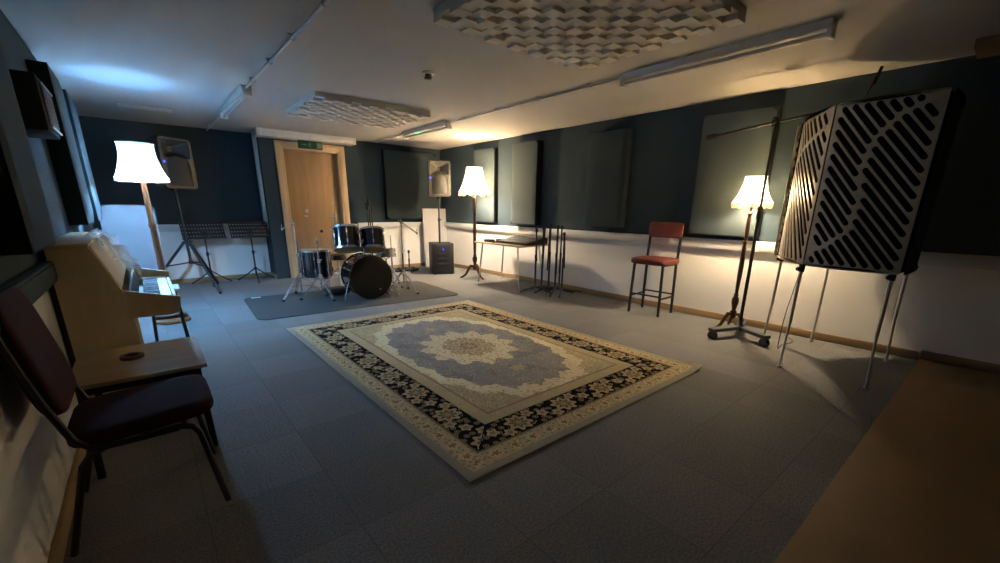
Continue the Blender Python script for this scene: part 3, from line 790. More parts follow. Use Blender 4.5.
for y in (.07, PL - .07):
    m = MB(); m.box((X(-.04), y, .687), (.22, .075, .035), bev=.003); m.build('key_block', M['piano'], t)
m = MB(); m.box((X(-.125), PL / 2, .735), (.012, PL - .07, .10), RY(math.radians(-14)), .003); m.build('fallboard', M['black_plastic'], t)
for y in (.04,):
    m = MB(); m.box((X(-.155), y, .31), (.035, .05, .62), bev=.004); m.build('leg', M['piano'], t)
# crumpled plastic sheet lying on the sloping front of the piano
def crumple(u, v):
    s = .12 + .98 * u
    x = X(-.32) + .30 * s * .72; y = .25 + .85 * v
    z = 1.095 - max(0, s - .22) * .30 * 1.15
    n = abs(noise.noise(V((u * 4, v * 6, 2)))) * .07 + abs(noise.noise(V((u * 10, v * 13, 5)))) * .03
    return (x + n * .75 - .44, y + 3.35, z + n * .9 + .012)
m = MB(); m.grid(40, 60, crumple)
tag(m.build('plastic_sheet', M['film'], ang=25), 'crumpled clear plastic sheet lying on the sloping piano front', 'plastic sheet')
m = MB(); m.box((-.012, PL / 2, .45), (.022, PL - .02, .86), bev=.003); m.build('back_frame', M['black_matte'], t_piano)
# side table with white top
t = thing('side_table', 'small side table with white top and dark legs beyond the piano', 'side table', (.03, 4.92, 0))
m = MB(); m.box((0, 0, .55), (.26, .3, .028), bev=.006); m.build('table_top', M['white_plastic'], t)
for sx in (-1, 1):
    for sy in (-1, 1):
        m = MB(); m.cyl((sx * .09, sy * .11, .54), (sx * .12, sy * .14, .0), .014); m.build('leg', M['black_metal'], t)
m = MB(); m.box((.03, 0, .30), (.24, .24, .02), bev=.004); m.build('lower_shelf', M['lamp_wood'], t)

# ------------------------------------------------------------------ coffee table with tape
t = thing('coffee_table', 'low beech laminate table with dark legs between piano and maroon chair', 'table', (-.135, 2.90, 0))
m = MB(); m.box((0, 0, .487), (.54, .62, .022), bev=.004); m.build('table_top', M['laminate'], t)
m = MB()
for sy in (-1, 1): m.box((0, sy * .27, .456), (.46, .025, .04))
for sx in (-1, 1): m.box((sx * .225, 0, .456), (.025, .52, .04))
m.build('apron', M['black_metal'], t)
for sx in (-1, 1):
    for sy in (-1, 1):
        m = MB(); m.bar((sx * .225, sy * .265, .47), (sx * .235, sy * .275, 0), .032, .032, bev=.003); m.build('leg', M['black_metal'], t)
m = MB(); R0, R1 = .033, .052
m.lathe([(R0, 0), (R1, 0), (R1, .018), (R0, .018), (R0, 0)], seg=36, cap=False)
tag(m.build('tape_roll', M['tape'], loc=(-.17, 2.93, .498)), 'roll of brown tape lying flat on the low table', 'tape')

# ------------------------------------------------------------------ maroon chair (faces +X)
def cushion_box(m, c, d, R, puff, nu=12, nv=12):
    """rounded pad: superellipsoid"""
    verts = []; nl, nm = 28, 16
    rings = []
    def spw(x, e): return math.copysign(abs(x) ** e, x)
    for j in range(1, nm):
        ph = -PI / 2 + PI * j / nm
        rings.append([m.bm.verts.new(V(c) + R @ V((d[0] / 2 * spw(math.cos(ph), puff) * spw(math.cos(2 * PI * k / nl), .35), d[1] / 2 * spw(math.cos(ph), puff) * spw(math.sin(2 * PI * k / nl), .35), d[2] / 2 * spw(math.sin(ph), .6)))) for k in range(nl)])
    fs = []
    for j in range(len(rings) - 1):
        for k in range(nl): fs.append(m.bm.faces.new((rings[j][k], rings[j][(k + 1) % nl], rings[j + 1][(k + 1) % nl], rings[j + 1][k])))
    fs.append(m.bm.faces.new(rings[0][::-1])); fs.append(m.bm.faces.new(rings[-1])); m._fin(fs)
t = thing('upholstered_chair', 'maroon upholstered chair with black tube frame at the near left wall', 'chair', (-.13, 2.27, 0))
m = MB(); cushion_box(m, (.0, 0, .455), (.48, .46, .07), RY(math.radians(-3)), .25); m.build('seat', M['maroon'], t)
m = MB(); cushion_box(m, (-.275, 0, .775), (.075, .45, .46), RY(math.radians(-11)), .25); m.build('backrest', M['maroon'], t)
for sy in (-1, 1):
    y = sy * .235
    m = MB(); m.tube([(-.02, y, .425), (.10, y, .425), (.145, y, .41), (.165, y, .375), (.215, y * 1.02, .012)], .0125, 10); m.build('front_leg', M['black_metal'], t)
    m = MB(); m.tube([(.10, y, .418), (-.12, y, .418), (-.17, y, .40), (-.20, y, .36), (-.29, y * 1.02, .012)], .0125, 10); m.build('rear_leg', M['black_metal'], t)
    m = MB(); m.tube([(-.10, y * .98, .425), (-.17, y * .98, .43), (-.205, y * .98, .47), (-.25, y * .98, .62), (-.31, y * .98, .92)], .0125, 10); m.build('back_frame', M['black_metal'], t)
m = MB()
m.cyl((.12, -.235, .42), (.12, .235, .42), .011); m.cyl((-.15, -.235, .41), (-.15, .235, .41), .011); m.build('cross_bar', M['black_metal'], t)

# ------------------------------------------------------------------ drum kit
def drum(loc, R, rad, dep, label, name='drum', headtop=None, headbot=None, lugs=6, cat='drum', shell=None, group=None):
    """axis local +Z through R, origin at drum centre"""
    t = thing(name, label, cat, loc, 0, group)
    t.rotation_euler = R.to_euler()
    m = MB(); m.lathe([(rad, -dep / 2 + .01), (rad, dep / 2 - .01)], seg=36, cap=False); 
    m.build('shell', shell or M['drum_black'], t)
    for s, hm in ((1, headtop or M['drum_head']), (-1, headbot or M['drum_head'])):
        m = MB(); z = s * dep / 2
        pr = [(rad + .002, z - s * .022), (rad + .011, z - s * .022), (rad + .011, z + s * .006), (rad + .002, z + s * .006), (rad + .002, z - s * .022)]
        m.lathe(pr, seg=36, cap=False); m.build('hoop', M['chrome'] if name != 'bass_drum' else M['drum_black'], t)
        m = MB(); m.lathe([(rad + .002, z - s * .004), (rad * .97, z), (rad * .5, z + s * .001), (.004, z + s * .001)], seg=36); m.build('drum_head', hm, t)
    for k in range(lugs):
        a = 2 * PI * (k + .5) / lugs; c, sn = math.cos(a), math.sin(a); r = rad + .012
        m = MB()
        m.cyl((c * r, sn * r, -dep / 2 + .01), (c * r, sn * r, dep / 2 - .01), .004, seg=6)
        for s in (-1, 1): m.box((c * (rad + .007), sn * (rad + .007), s * dep * .22), (.02, .02, dep * .18), RZ(a), .004); m.cyl((c * r, sn * r, s * (dep / 2 - .012)), (c * r, sn * r, s * (dep / 2 + .006)), .007, seg=6)
        m.build('tension_lug', M['chrome'], t)
    return t
RB = RZ(math.radians(-4)) @ RX(PI / 2)     # axis pointing to -Y (towards the rug)
bd = drum((2.40, 5.96, .324), RB, .30, .42, 'black bass drum with black front head facing the rug', 'bass_drum', M['black_head'], M['black_head'], 8)
for sx in (-1, 1):
    m = MB(); m.tube([(sx * .29, -.04, .13), (sx * .335, -.12, .16), (sx * .40, -.312, .23)], .009, 8); m.build('spur', M['chrome'], bd)
m = MB(); m.cyl((0, .29, -.02), (0, .50, -.02), .015); m.cyl((-.10, .50, -.02), (.10, .50, -.02), .012); m.sph((0, .50, -.02), .028); m.sph((-.10, .50, -.02), .022); m.sph((.10, .50, -.02), .022)
m.build('tom_mount', M['chrome'], bd)
m = MB(); m.lathe([(.014, .216), (.012, .2165)], c=(.12, -.18, 0)); m.build('badge', M['steel'], bd)
def tiltR(deg, yaw): return RZ(math.radians(yaw)) @ RX(math.radians(-deg))
drum((2.19, 6.06, .85), tiltR(20, -16), .178, .31, 'left rack tom above the bass drum, black shell with chrome hoops', 'tom_drum')
drum((2.56, 6.02, .825), tiltR(22, -20), .172, .29, 'right rack tom above the bass drum, black shell with chrome hoops', 'tom_drum')
ft = drum((1.95, 6.76, .45), RZ(0), .23, .42, 'large black floor tom standing left of the bass drum', 'floor_tom', lugs=8)
for k in range(3):
    a = 2 * PI * k / 3 + .9; c, sn = math.cos(a), math.sin(a)
    m = MB(); m.tube([(c * .252, sn * .252, .10), (c * .252, sn * .252, -.36), (c * .277, sn * .277, -.41), (c * .28, sn * .28, -.428)], .007, 8); m.sph((c * .28, sn * .28, -.426), .014); m.build('leg', M['chrome'], ft)
sn_ = drum((2.86, 6.26, .60), tiltR(5, 0), .14, .12, 'small chrome snare drum half hidden behind the right rack tom', 'snare_drum', shell=M['chrome'])
t = thing('snare_stand', 'chrome snare stand under the small chrome drum', 'drum stand', (2.86, 6.26, -.034))
m = MB(); m.cyl((0, 0, .14), (0, 0, .54), .012); m.build('post', M['chrome'], t)
for k in range(3):
    a = 2 * PI * k / 3 + .4; c, sn = math.cos(a), math.sin(a)
    m = MB(); m.tube([(c * .012, sn * .012, .30), (c * .20, sn * .20, .06)], .008, 8); m.sph((c * .20, sn * .20, .058), .015); m.build('leg', M['chrome'], t)
    m = MB(); m.tube([(0, 0, .54), (c * .165, sn * .165, .575), (c * .178, sn * .178, .60)], .006, 8); m.build('basket_arm', M['chrome'], t)
def tripod_legs(t, z, r, a0, rad=.009, matl=None, br=.5):
    for k in range(3):
        a = math.radians(a0 + 120 * k); c, sn = math.cos(a), math.sin(a)
        m = MB()
        for o in (-.011, .011): m.cyl((c * .015 - sn * o, sn * .015 + c * o, z), (c * r - sn * o, sn * r + c * o, .02), rad * .6, seg=8)
        m.cyl((c * .01, sn * .01, z - .17), (c * r * br, sn * r * br, z + (.02 - z) * br), rad * .5, seg=8)
        lg = m.build('leg', matl or M['chrome'], t)
        m = MB(); m.sph((c * r, sn * r, .018), .02, (1.2, 1, .9)); m.build('rubber_foot', M['black_plastic'], lg)
def cymbal_stand(loc, h1, h2, r, a0, label, boom=None, rz=0, wing=True):
    t = thing('cymbal_stand', label, 'cymbal stand', loc, rz)
    m = MB(); m.cyl((0, 0, .10), (0, 0, h1), .0125); m.cyl((0, 0, h1), (0, 0, h2), .009); m.build('post', M['chrome'], t)
    m = MB(); m.cyl((0, 0, h1 - .03), (0, 0, h1 + .02), .019); m.tube([(.01, 0, h1), (.045, 0, h1 + .01)], .006); m.build('clamp', M['steel'], t)
    m = MB(); m.cyl((0, 0, .30), (0, 0, .35), .022); m.build('leg_collar', M['steel'], t)
    tripod_legs(t, .34, r, a0)
    m = MB()
    if boom:
        a, b2 = boom; m.cyl(a, b2, .007); m.cyl((0, 0, h2 - .03), (0, 0, h2 + .03), .017); m.sph(b2, .016); m.cyl(V(b2) - V((0, 0, .02)), V(b2) + V((0, 0, .07)), .005)
        m.build('boom_arm', M['chrome'], t)
    else:
        m.cyl((0, 0, h2), (0, 0, h2 + .07), .004); m.lathe([(.006, h2), (.03, h2 + .01), (.03, h2 + .018), (.006, h2 + .03)], seg=14); m.build('cymbal_tilter', M['chrome'], t)
    return t
cymbal_stand((1.62, 6.48, .008), .62, 1.06, .34, -150, 'chrome boom stand without cymbal at the left end of the mat', ((.03, 0, 1.07), (-.16, -.02, .98)))
cymbal_stand((1.82, 6.20, .008), .55, .80, .28, -75, 'chrome stand without cymbal in front of the floor tom')
cymbal_stand((2.98, 5.92, .008), .64, 1.08, .27, -70, 'chrome boom stand without cymbal at the right end of the mat', ((-.04, 0, 1.10), (.26, .0, .90)))
# hi-hat stand with pedal
t = thing('hi_hat_stand', 'slim chrome hi-hat stand with foot pedal right of the bass drum', 'hi-hat stand', (3.08, 6.52, .008), math.radians(10))
m = MB(); m.cyl((0, 0, .06), (0, 0, .62), .0125); m.cyl((0, 0, .62), (0, 0, .84), .006); m.build('post', M['chrome'], t)
m = MB(); m.lathe([(.012, .60), (.035, .61), (.03, .63), (.008, .64)], seg=14); m.build('cymbal_seat', M['black_plastic'], t)
tripod_legs(t, .30, .24, 30)
m = MB(); m.box((0, .17, .05), (.09, .26, .012), RX(math.radians(9)), .003); m.box((0, .30, .015), (.10, .06, .02), bev=.003); m.cyl((0, .05, .07), (0, 0, .12), .004); m.build('pedal', M['steel'], t)
# bass drum pedal behind drum
t = thing('drum_throne', 'round black drum stool behind the rack toms', 'drum stool', (2.36, 7.02, .008))
m = MB(); m.lathe([(.10, .44), (.13, .45), (.14, .48), (.135, .52), (.11, .535), (.01, .54)], seg=28); m.build('seat', M['black_plastic'], t)
m = MB(); m.cyl((0, 0, .12), (0, 0, .45), .014); m.build('post', M['chrome'], t)
tripod_legs(t, .30, .25, 20)
m = MB(); cushion_box(m, (0, 0, .055), (.36, .28, .10), Matrix.Identity(3), .5)
tag(m.build('floor_cushion', M['maroon'] if False else mat('dark_brown_cloth', (.03, .022, .014), .9), loc=(2.10, 6.42, .0085)), 'flat dark cushion on the mat under the left rack tom', 'cushion')

# ------------------------------------------------------------------ microphone stands
def mic_stand(loc, h, r, rz, label, boom=None, group=None, rad=.010):
    t = thing('microphone_stand', label, 'microphone stand', loc, rz, group)
    m = MB(); m.cyl((0, 0, .06), (0, 0, h * .58), .015); m.cyl((0, 0, h * .56), (0, 0, h), .011); m.build('post', M['black_metal'], t)
    m = MB(); m.cyl((0, 0, h * .55), (0, 0, h * .55 + .06), .018); m.build('clutch', M['black_plastic'], t)
    m = MB(); m.lathe([(.014, .05), (.03, .06), (.03, .085), (.016, .12)], seg=14); m.build('hub', M['grey_plastic'], t)
    for k in range(3):
        a = 2 * PI * k / 3; c, sn = math.cos(a), math.sin(a)
        m = MB(); m.tube([(c * .02, sn * .02, .075), (c * r * .9, sn * r * .9, .024), (c * r, sn * r, .012)], [.012, .012, .014], 8); m.build('leg', M['black_metal'], t)
    if boom:
        m = MB(); m.cyl((0, 0, h - .02), (0, 0, h + .03), .02); m.cyl(*boom, .010); m.sph(boom[1], .013); m.tube([(.012, 0, h), (.05, 0, h)], .008); m.build('boom_arm', M['black_metal'], t)
    return t
gl = 'microphone stands gathered at the right wall'
mic_stand((4.80, 4.72, 0), .99, .30, .3, 'second from the desk among the gathered black microphone stands', ((.012, -.02, 1.03), (.02, .0, .38)), gl)
mic_stand((4.90, 4.66, 0), 1.05, .32, 1.1, 'tallest gathered microphone stand, third from the desk in the cluster', ((-.012, .02, 1.06), (.03, .02, .35)), gl)
mic_stand((4.88, 4.50, 0), 1.04, .33, -.5, 'gathered black microphone stand, fourth from the desk in the cluster', ((.014, .0, 1.05), (.014, .01, .30)), gl)
mic_stand((5.00, 4.52, 0), 1.02, .24, .75, 'gathered microphone stand nearest the wall, fifth from the desk', ((-.014, .0, 1.0), (-.01, .01, .32)), gl)
mic_stand((4.72, 4.79, 0), .96, .28, .9, 'leftmost of the gathered black microphone stands, beside the desk end', ((.014, .01, 1.02), (.03, -.02, .5)), gl)
mic_stand((4.93, 4.40, 0), .92, .34, 1.7, 'shortest gathered microphone stand, last in the cluster towards the red stool', ((-.014, .01, .95), (-.03, .0, .42)), gl)
mic_stand((3.36, 7.95, 0), 1.34, .26, .2, 'black microphone stand behind the kit just right of the door, boom folded', ((.05, 0, 1.36), (.055, .01, .55)))
t = mic_stand((3.42, 8.18, 0), 1.24, .24, .9, 'taller black stand with clip on top against far wall right of the door', None)
m = MB(); m.box((0, 0, 1.30), (.07, .05, .14), bev=.015); m.cyl((0, -.02, 1.36), (0, -.03, 1.43), .02); m.build('microphone_clip', M['black_plastic'], t)
t = mic_stand((4.02, 7.72, 0), .42, .14, .4, 'very short black microphone stand on the floor before the white board', None)
m = MB(); m.box((0, 0, .43), (.04, .03, .06), bev=.006); m.build('microphone_clip', M['black_plastic'], t)
t = thing('pedal_board', 'flat black pedal board on the floor left of the subwoofer', 'pedal board', (4.02, 8.02, 0))
m = MB(); m.box((0, 0, .03), (.62, .26, .04), bev=.008); m.build('board', M['black_plastic'], t)
for k in range(4):
    m = MB(); m.box((-.22 + k * .145, -.02, .065), (.08, .12, .03), bev=.006); m.build('pedal', M['dark_plastic'], t)

# ------------------------------------------------------------------ narrow desk by the right wall
t = thing('desk', 'narrow wood-edged desk on thin splayed metal legs by the right wall', 'desk', (4.80, 5.51, 0))
m = MB(); m.box((0, 0, .712), (.66, 1.20, .024), bev=.004); m.build('desk_top', M['laminate'], t)
for sx in (-1, 1):
    for sy in (-1, 1):
        m = MB(); m.tube([(sx * .24, sy * .46, .70), (sx * .27, sy * .55, .012)], [.015, .010], 10); m.cyl((sx * .27, sy * .55, .0), (sx * .27, sy * .55, .018), .012); m.build('leg', M['steel'], t)
t = thing('mixing_console', 'black mixing desk with sloping grey top at the near end of the desk', 'mixing desk', (4.86, 5.27, .7245))
pf = [(-.24, 0), (.24, 0), (.24, .095), (.20, .11), (-.24, .035)]
m = MB(); m.prism(pf, lambda u, v, w: (u, w - .36, v), .72); m.build('console_body', M['black_plastic'], t)
sl = math.atan2(.075, .44)
m = MB(); m.box((-.02, 0, .077), (.40, .66, .006), RY(-sl), .002); m.build('control_surface', M['grey_plastic'], t)
for k in range(9):
    m = MB(); y = -.29 + k * .072
    for j in range(4): m.cyl(V((-.02, y, .077)) + RY(-sl) @ V((-.02 + .05 * j, 0, .0)), V((-.02, y, .077)) + RY(-sl) @ V((-.02 + .05 * j, 0, .02)), .009, seg=8)
    m.box(V((-.02, y, .077)) + RY(-sl) @ V((-.13, 0, .007)), (.03, .014, .012), RY(-sl))
    m.build('channel_strip', M['dark_plastic'], t)
for i, (x, y, w, d, lb) in enumerate(((4.62, 5.86, .12, .16, 'small flat black box on the desk, front one at the lamp end'), (4.86, 5.80, .14, .18, 'small flat black box on the desk behind, beside the mixing desk'))):
    t = thing('audio_interface', lb, 'audio box', (x, y, .7245))
    m = MB(); m.box((0, 0, .022), (w, d, .044), bev=.006); m.build('case', M['black_plastic'], t)
    for k in range(3):
        m = MB(); m.cyl((-w / 2, -.05 + k * .05, .022), (-w / 2 - .014, -.05 + k * .05, .022), .012, seg=12); m.build('knob', M['grey_plastic'], t)
m = MB(); pts = [(4.60 + .07 * math.cos(a) * (1 + .1 * math.sin(3 * a)), 5.64 + .06 * math.sin(a), .731 + .004 * (a / 6.3)) for a in [k * .3 for k in range(50)]]
m.tube(pts, .005, 6); tag(m.build('cable_coil', M['black_plastic']), 'coiled black cable on the front edge of the desk', 'cable')

# ------------------------------------------------------------------ red bar stool (faces -X)
t = thing('bar_stool', 'tall bar stool with red seat and backrest and black frame', 'bar stool', (4.955, 2.86, 0), math.radians(3))
m = MB(); cushion_box(m, (-.01, 0, .675), (.46, .49, .08), Matrix.Identity(3), .18); m.build('seat', M['red'], t)
m = MB(); cushion_box(m, (.188, 0, 1.05), (.04, .45, .195), RY(math.radians(5)), .2); m.build('backrest', M['red'], t)
for sy in (-1, 1):
    m = MB(); m.bar((-.165, sy * .19, .645), (-.175, sy * .205, 0), .027, .027, bev=.002); m.build('front_leg', M['black_metal'], t)
    m = MB(); m.bar((.165, sy * .20, .645), (.175, sy * .205, 0), .027, .027, bev=.002); m.bar((.165, sy * .205, .64), (.205, sy * .205, 1.145), .027, .027, bev=.002); m.build('rear_leg', M['black_metal'], t)
for sy in (-1, 1):
    m = MB(); m.bar((-.172, sy * .198, .22), (.172, sy * .203, .22), .018, .018); m.build('foot_rail', M['black_metal'], t)
    m = MB(); m.bar((-.165, sy * .19, .635), (.165, sy * .2, .635), .02, .02); m.build('seat_rail', M['black_metal'], t)
for x in (-.172, .172):
    m = MB(); m.bar((x, -.2, .25), (x, .2, .25), .018, .018); m.build('foot_rail', M['black_metal'], t)

# ------------------------------------------------------------------ boom microphone stand on castors
t = thing('boom_stand', 'tall boom microphone stand on a castor base before the small lamp', 'boom stand', (4.72, 1.665, 0))
m = MB(); m.cyl((0, 0, .10), (0, 0, 1.30), .0165); m.build('lower_post', M['black_metal'], t)
m = MB(); m.cyl((0, 0, 1.28), (0, 0, 2.08), .0125); m.build('upper_post', M['black_metal'], t)
m = MB(); m.cyl((0, 0, 1.22), (0, 0, 1.34), .026); m.tube([(.02, 0, 1.28), (.06, -.03, 1.28)], .008); m.build('clutch', M['black_plastic'], t)
m = MB(); m.lathe([(.05, .075), (.065, .09), (.06, .125), (.03, .15), (.02, .18)], seg=20); m.build('hub', M['dark_plastic'], t)
for k in range(3):
    a = math.radians((155, 245, 15)[k]); c, sn = math.cos(a), math.sin(a); rr = .36
    m = MB(); m.bar((c * .03, sn * .03, .105), (c * rr, sn * rr, .095),   .085, .04, bev=.01); lg = m.build('leg', M['dark_plastic'], t)
    m = MB()
    for o in (-.016, .016): m.cyl((c * (rr - .03) - sn * (o - .010), sn * (rr - .03) + c * (o - .010), .037), (c * (rr - .03) - sn * (o + .010), sn * (rr - .03) + c * (o + .010), .037), .042, seg=18)
    m.cyl((c * (rr - .02), sn * (rr - .02), .04), (c * (rr - .02), sn * (rr - .02), .09), .012); m.build('castor', M['black_plastic'], lg)
m = MB(); m.box((0, 0, 2.10), (.04, .06, .09), bev=.01); m.cyl((-.05, 0, 2.10), (.05, 0, 2.10), .014); m.sph((0, 0, 2.13), .03); m.build('boom_joint', M['black_plastic'], t)
m = MB(); m.cyl((.02, .56, 2.045), (.02, -.80, 2.19), .013); m.build('boom_arm', M['black_metal'], t)
m = MB(); m.lathe([(.006, 0), (.03, .01), (.036, .06), (.03, .10), (.008, .11)], c=(.02, .54, 2.045), M=RX(math.radians(-96)), seg=16); m.build('counterweight', M['black_metal'], t)

# ------------------------------------------------------------------ vocal booth screen
t = thing('vocal_booth', 'curved cream slotted metal vocal booth with foam lining on chrome legs', 'vocal booth', (0, 0, 0))
BX, BY = 4.6, .95
t.location = (BX, BY, 0)
def lp(x, y): return V((x - BX, y - BY, 0))
Z0, Z1 = .88, 2.06
def capsule(a, b, w, n=5):
    a, b = V(a), V(b); d = (b - a); L = d.length
    ang = math.atan2(d.y, d.x) if L > 1e-6 else 0
    p = []
    for k in range(n + 1): th = ang - PI / 2 + PI * k / n; p.append((b.x + w * math.cos(th), b.y + w * math.sin(th)))
    for k in range(n + 1): th = ang + PI / 2 + PI * k / n; p.append((a.x + w * math.cos(th), a.y + w * math.sin(th)))
    return p
SC_ = [(1.0, .03), (.91, .045), (.66, .10), (.47, .23), (.41, .40), (.46, .58), (.42, .76), (.20, .86), (.0, .905)]
SW_ = [(1.0, .10), (.72, .16), (.45, .22), (.25, .32), (.1, .47), (.0, .62)]
def slots(W, Hh, curve, mg=.042, w=.0185, sp=.053, slope=1.22):
    """diagonal slots (upper left to lower right) broken along a curve; v runs down"""
    cv = [V((u * W, v * Hh)) for u, v in curve]
    def dist(p):
        best = 9
        for a, b2 in zip(cv, cv[1:]):
            d = b2 - a; tt = max(0, min(1, (p - a).dot(d) / d.length_squared)); best = min(best, (p - a - d * tt).length)
        return best
    out = []; dirv = V((1, slope)).normalized(); nrm = V((dirv.y, -dirv.x))
    for k in range(-40, 40):
        o = nrm * (k * sp); segs = []; seg = []
        for i in range(300):
            p = V((W / 2, Hh / 2)) + o + dirv * (-1.2 + 2.4 * i / 299)
            if mg < p.x < W - mg and mg < p.y < Hh - mg and dist(p) > .026: seg.append(p)
            elif seg: segs.append(seg); seg = []
        if seg: segs.append(seg)
        for q in segs:
            if (q[-1] - q[0]).length > .008: out.append(capsule(q[0], q[-1], w))
    return out
def wing(name, path, side_name, outward, mat_out, pattern=True, flip=False):
    """path: plan points; perforated skin + foam behind it"""
    P = [V((p.x, p.y, 0)) for p in path]
    cum = [0]
    for a, b2 in zip(P, P[1:]): cum.append(cum[-1] + (b2 - a).length)
    W = cum[-1]; Hh = Z1 - Z0
    def at(s):
        s = min(max(s, 0), W)
        for i in range(len(P) - 1):
            if s <= cum[i + 1] + 1e-9:
                f = (s - cum[i]) / (cum[i + 1] - cum[i]); p = P[i].lerp(P[i + 1], f)
                def tan(j): return ((P[min(j + 1, len(P) - 1)] - P[max(j - 1, 0)]).normalized())
                tg = tan(i).lerp(tan(i + 1), f).normalized(); return p, tg
    def fn(u, v, w):
        p, tg = at(u); n = V((tg.y, -tg.x, 0)) * outward
        q = p + n * w; return (q.x, q.y, Z1 - v)
    m = MB()
    ol = []
    n = 16
    base = rrect(W - .004, Hh, .012, 2, W / 2, Hh / 2)
    # densify the long top and bottom edges so the plate bends smoothly
    for a, b2 in zip(base, base[1:] + base[:1]):
        L = math.hypot(b2[0] - a[0], b2[1] - a[1]); kk = max(1, int(L / .04))
        ol += [(a[0] + (b2[0] - a[0]) * i / kk, a[1] + (b2[1] - a[1]) * i / kk) for i in range(kk)]
    m.plate(ol, slots(W, Hh, SW_ if side_name == 'left' else SC_, sp=.062 if side_name == 'left' else .053) if pattern else [], .004, fn)
    # flanges top and bottom
    sk = m.build('perforated_skin', mat_out, t, smooth=False)
    m = MB(); T = .10
    nu = 14
    def shell(w0, w1):
        g = [[[m.bm.verts.new(fn(.006 + (W - .012) * i / nu, v, w)) for w in (w0, w1)] for v in (.006, Hh - .006)] for i in range(nu + 1)]
        for i in range(nu):
            for (a, b2) in (((0, 0), (0, 1)), ((0, 1), (1, 1)), ((1, 1), (1, 0)), ((1, 0), (0, 0))):
                m.bm.faces.new((g[i][a[0]][a[1]], g[i + 1][a[0]][a[1]], g[i + 1][b2[0]][b2[1]], g[i][b2[0]][b2[1]]))
        for i in (0, nu): m.bm.faces.new((g[i][0][0], g[i][0][1], g[i][1][1], g[i][1][0]))
    shell(-.03, -T - .02)
    m.build('foam_lining', M['foam'], sk)
    return sk
def arc(a, b2, bulge, n=10):
    a, b2 = V(a), V(b2); d = b2 - a; nr = V((-d.y, d.x)).normalized()
    return [lp(*(a.lerp(b2, i / n) + nr * bulge * 4 * (i / n) * (1 - i / n))) for i in range(n + 1)]
wing('skin', arc((4.76, 1.44), (4.085, 1.055), -.055), 'left', 1, M['cream_metal'])
wing('skin', arc((4.075, 1.045), (4.035, .455), -.05), 'front', 1, M['cream_metal'])
wing('skin', arc((4.045, .44), (4.96, .475), -.03), 'right', 1, M['black_matte'], pattern=False)
wing('skin', arc((5.16, 1.12), (4.74, 1.48), -.05), 'back', 1, M['cream_metal'])
for (x, y, top) in ((4.76, 1.41, .90), (4.07, 1.05, .92), (5.10, 1.10, .92), (4.09, .50, .92), (4.95, .52, .92)):
    q = lp(x, y); s = V((q.x * .06, q.y * .06, 0))
    m = MB(); m.cyl(q + s * .2 + V((0, 0, .40)), q + V((0, 0, top)), .0125); m.cyl(q + s + V((0, 0, .012)), q + s * .2 + V((0, 0, .42)), .0095); m.cyl(q + s, q + s + V((0, 0, .018)), .018)
    lg = m.build('leg', M['satin'], t)
    m = MB(); m.cyl(q + V((0, 0, .83)), q + V((0, 0, .89)), .022); m.tube([q + V((-.02, .0, .855)), q + V((-.055, .012, .855))], .010); m.sph(q + V((-.058, .012, .855)), .016); m.build('leg_clamp', M['black_plastic'], lg)
m = MB(); q0, q1 = lp(4.86, .90), lp(4.84, 1.0)
m.tube([lp(4.80, 1.12) + V((0, 0, 1.5)), lp(4.80, 1.06) + V((0, 0, 2.2)), lp(4.80, 1.015) + V((0, 0, 2.33))], .006, 8); rd = m.build('rod', M['black_metal'], t)
m = MB(); m.cyl(lp(4.80, 1.017) + V((0, 0, 2.31)), lp(4.80, .985) + V((0, 0, 2.43)), .012); m.build('rod_grip', M['maroon'], rd)
m = MB(); m.tube([lp(4.80, 1.12) + V((0, 0, 1.5)), lp(4.86, 1.3) + V((0, 0, 1.46)), lp(4.9, 1.345) + V((0, 0, 1.46))], .008, 8); m.build('rod_bracket', M['black_metal'], rd)
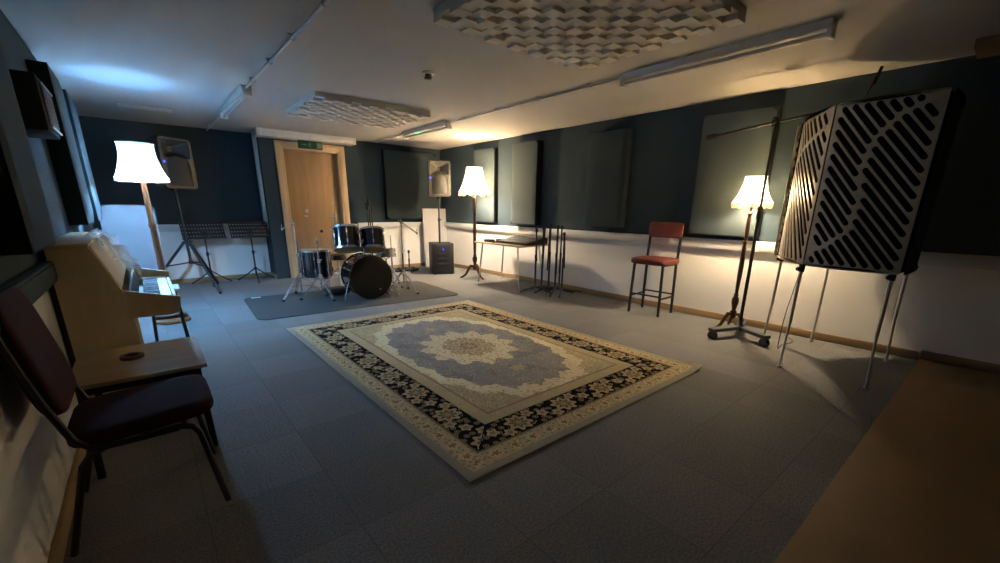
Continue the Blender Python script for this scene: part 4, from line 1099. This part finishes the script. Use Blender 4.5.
# loose cable at booth foot
m = MB(); pts = [(4.22, 1.09, .86), (4.30, 1.14, .60), (4.34, 1.17, .40), (4.42, 1.2, .15), (4.55, 1.23, .02), (4.75, 1.26, .006), (4.95, 1.22, .006), (5.10, 1.30, .006)]
def smooth(pts, n=6):
    out = []
    for i in range(len(pts) - 1):
        p0, p1, p2, p3 = [V(pts[max(0, min(len(pts) - 1, i + k))]) for k in (-1, 0, 1, 2)]
        for j in range(n):
            f = j / n; out.append(.5 * ((2 * p1) + (-p0 + p2) * f + (2 * p0 - 5 * p1 + 4 * p2 - p3) * f * f + (-p0 + 3 * p1 - 3 * p2 + p3) * f ** 3))
    return out + [V(pts[-1])]
m.tube(smooth(pts), .0035, 6); tag(m.build('cable', M['black_plastic']), 'thin dark cable hanging from the booth down to the floor', 'cable')

# ------------------------------------------------------------------ camera and look
yaw, pitch, roll, f, cyp = .695, .284, -.0108, 417.7, 329.0
cyw, syw = math.cos(yaw), math.sin(yaw)
fwd = V((syw * math.cos(pitch), cyw * math.cos(pitch), -math.sin(pitch))); right = V((cyw, -syw, 0)); down = fwd.cross(right)
r_ = right * math.cos(roll) + down * math.sin(roll); d_ = -right * math.sin(roll) + down * math.cos(roll)
cam = bpy.data.cameras.new('camera'); co = bpy.data.objects.new('camera', cam); COL.objects.link(co)
mw = Matrix((r_, -d_, -fwd)).transposed().to_4x4(); mw.translation = V((0, 0, 1.31)); co.matrix_world = mw
cam.sensor_fit = 'HORIZONTAL'; cam.sensor_width = 36; cam.lens = f * 36 / 1000; cam.shift_x = 0; cam.shift_y = (cyp - 281.5) / 1000
cam.clip_start = .02
SC.camera = co
SC.cycles.diffuse_bounces = 10; SC.cycles.max_bounces = 16
w = bpy.data.worlds.new('world'); SC.world = w; w.use_nodes = True; w.node_tree.nodes['Background'].inputs[0].default_value = (.5, .6, .8, 1); w.node_tree.nodes['Background'].inputs[1].default_value = .02
vs = SC.view_settings; vs.view_transform = 'Standard'; vs.look = 'None'; vs.gamma = 1; vs.use_curve_mapping = False; vs.exposure = 5.6
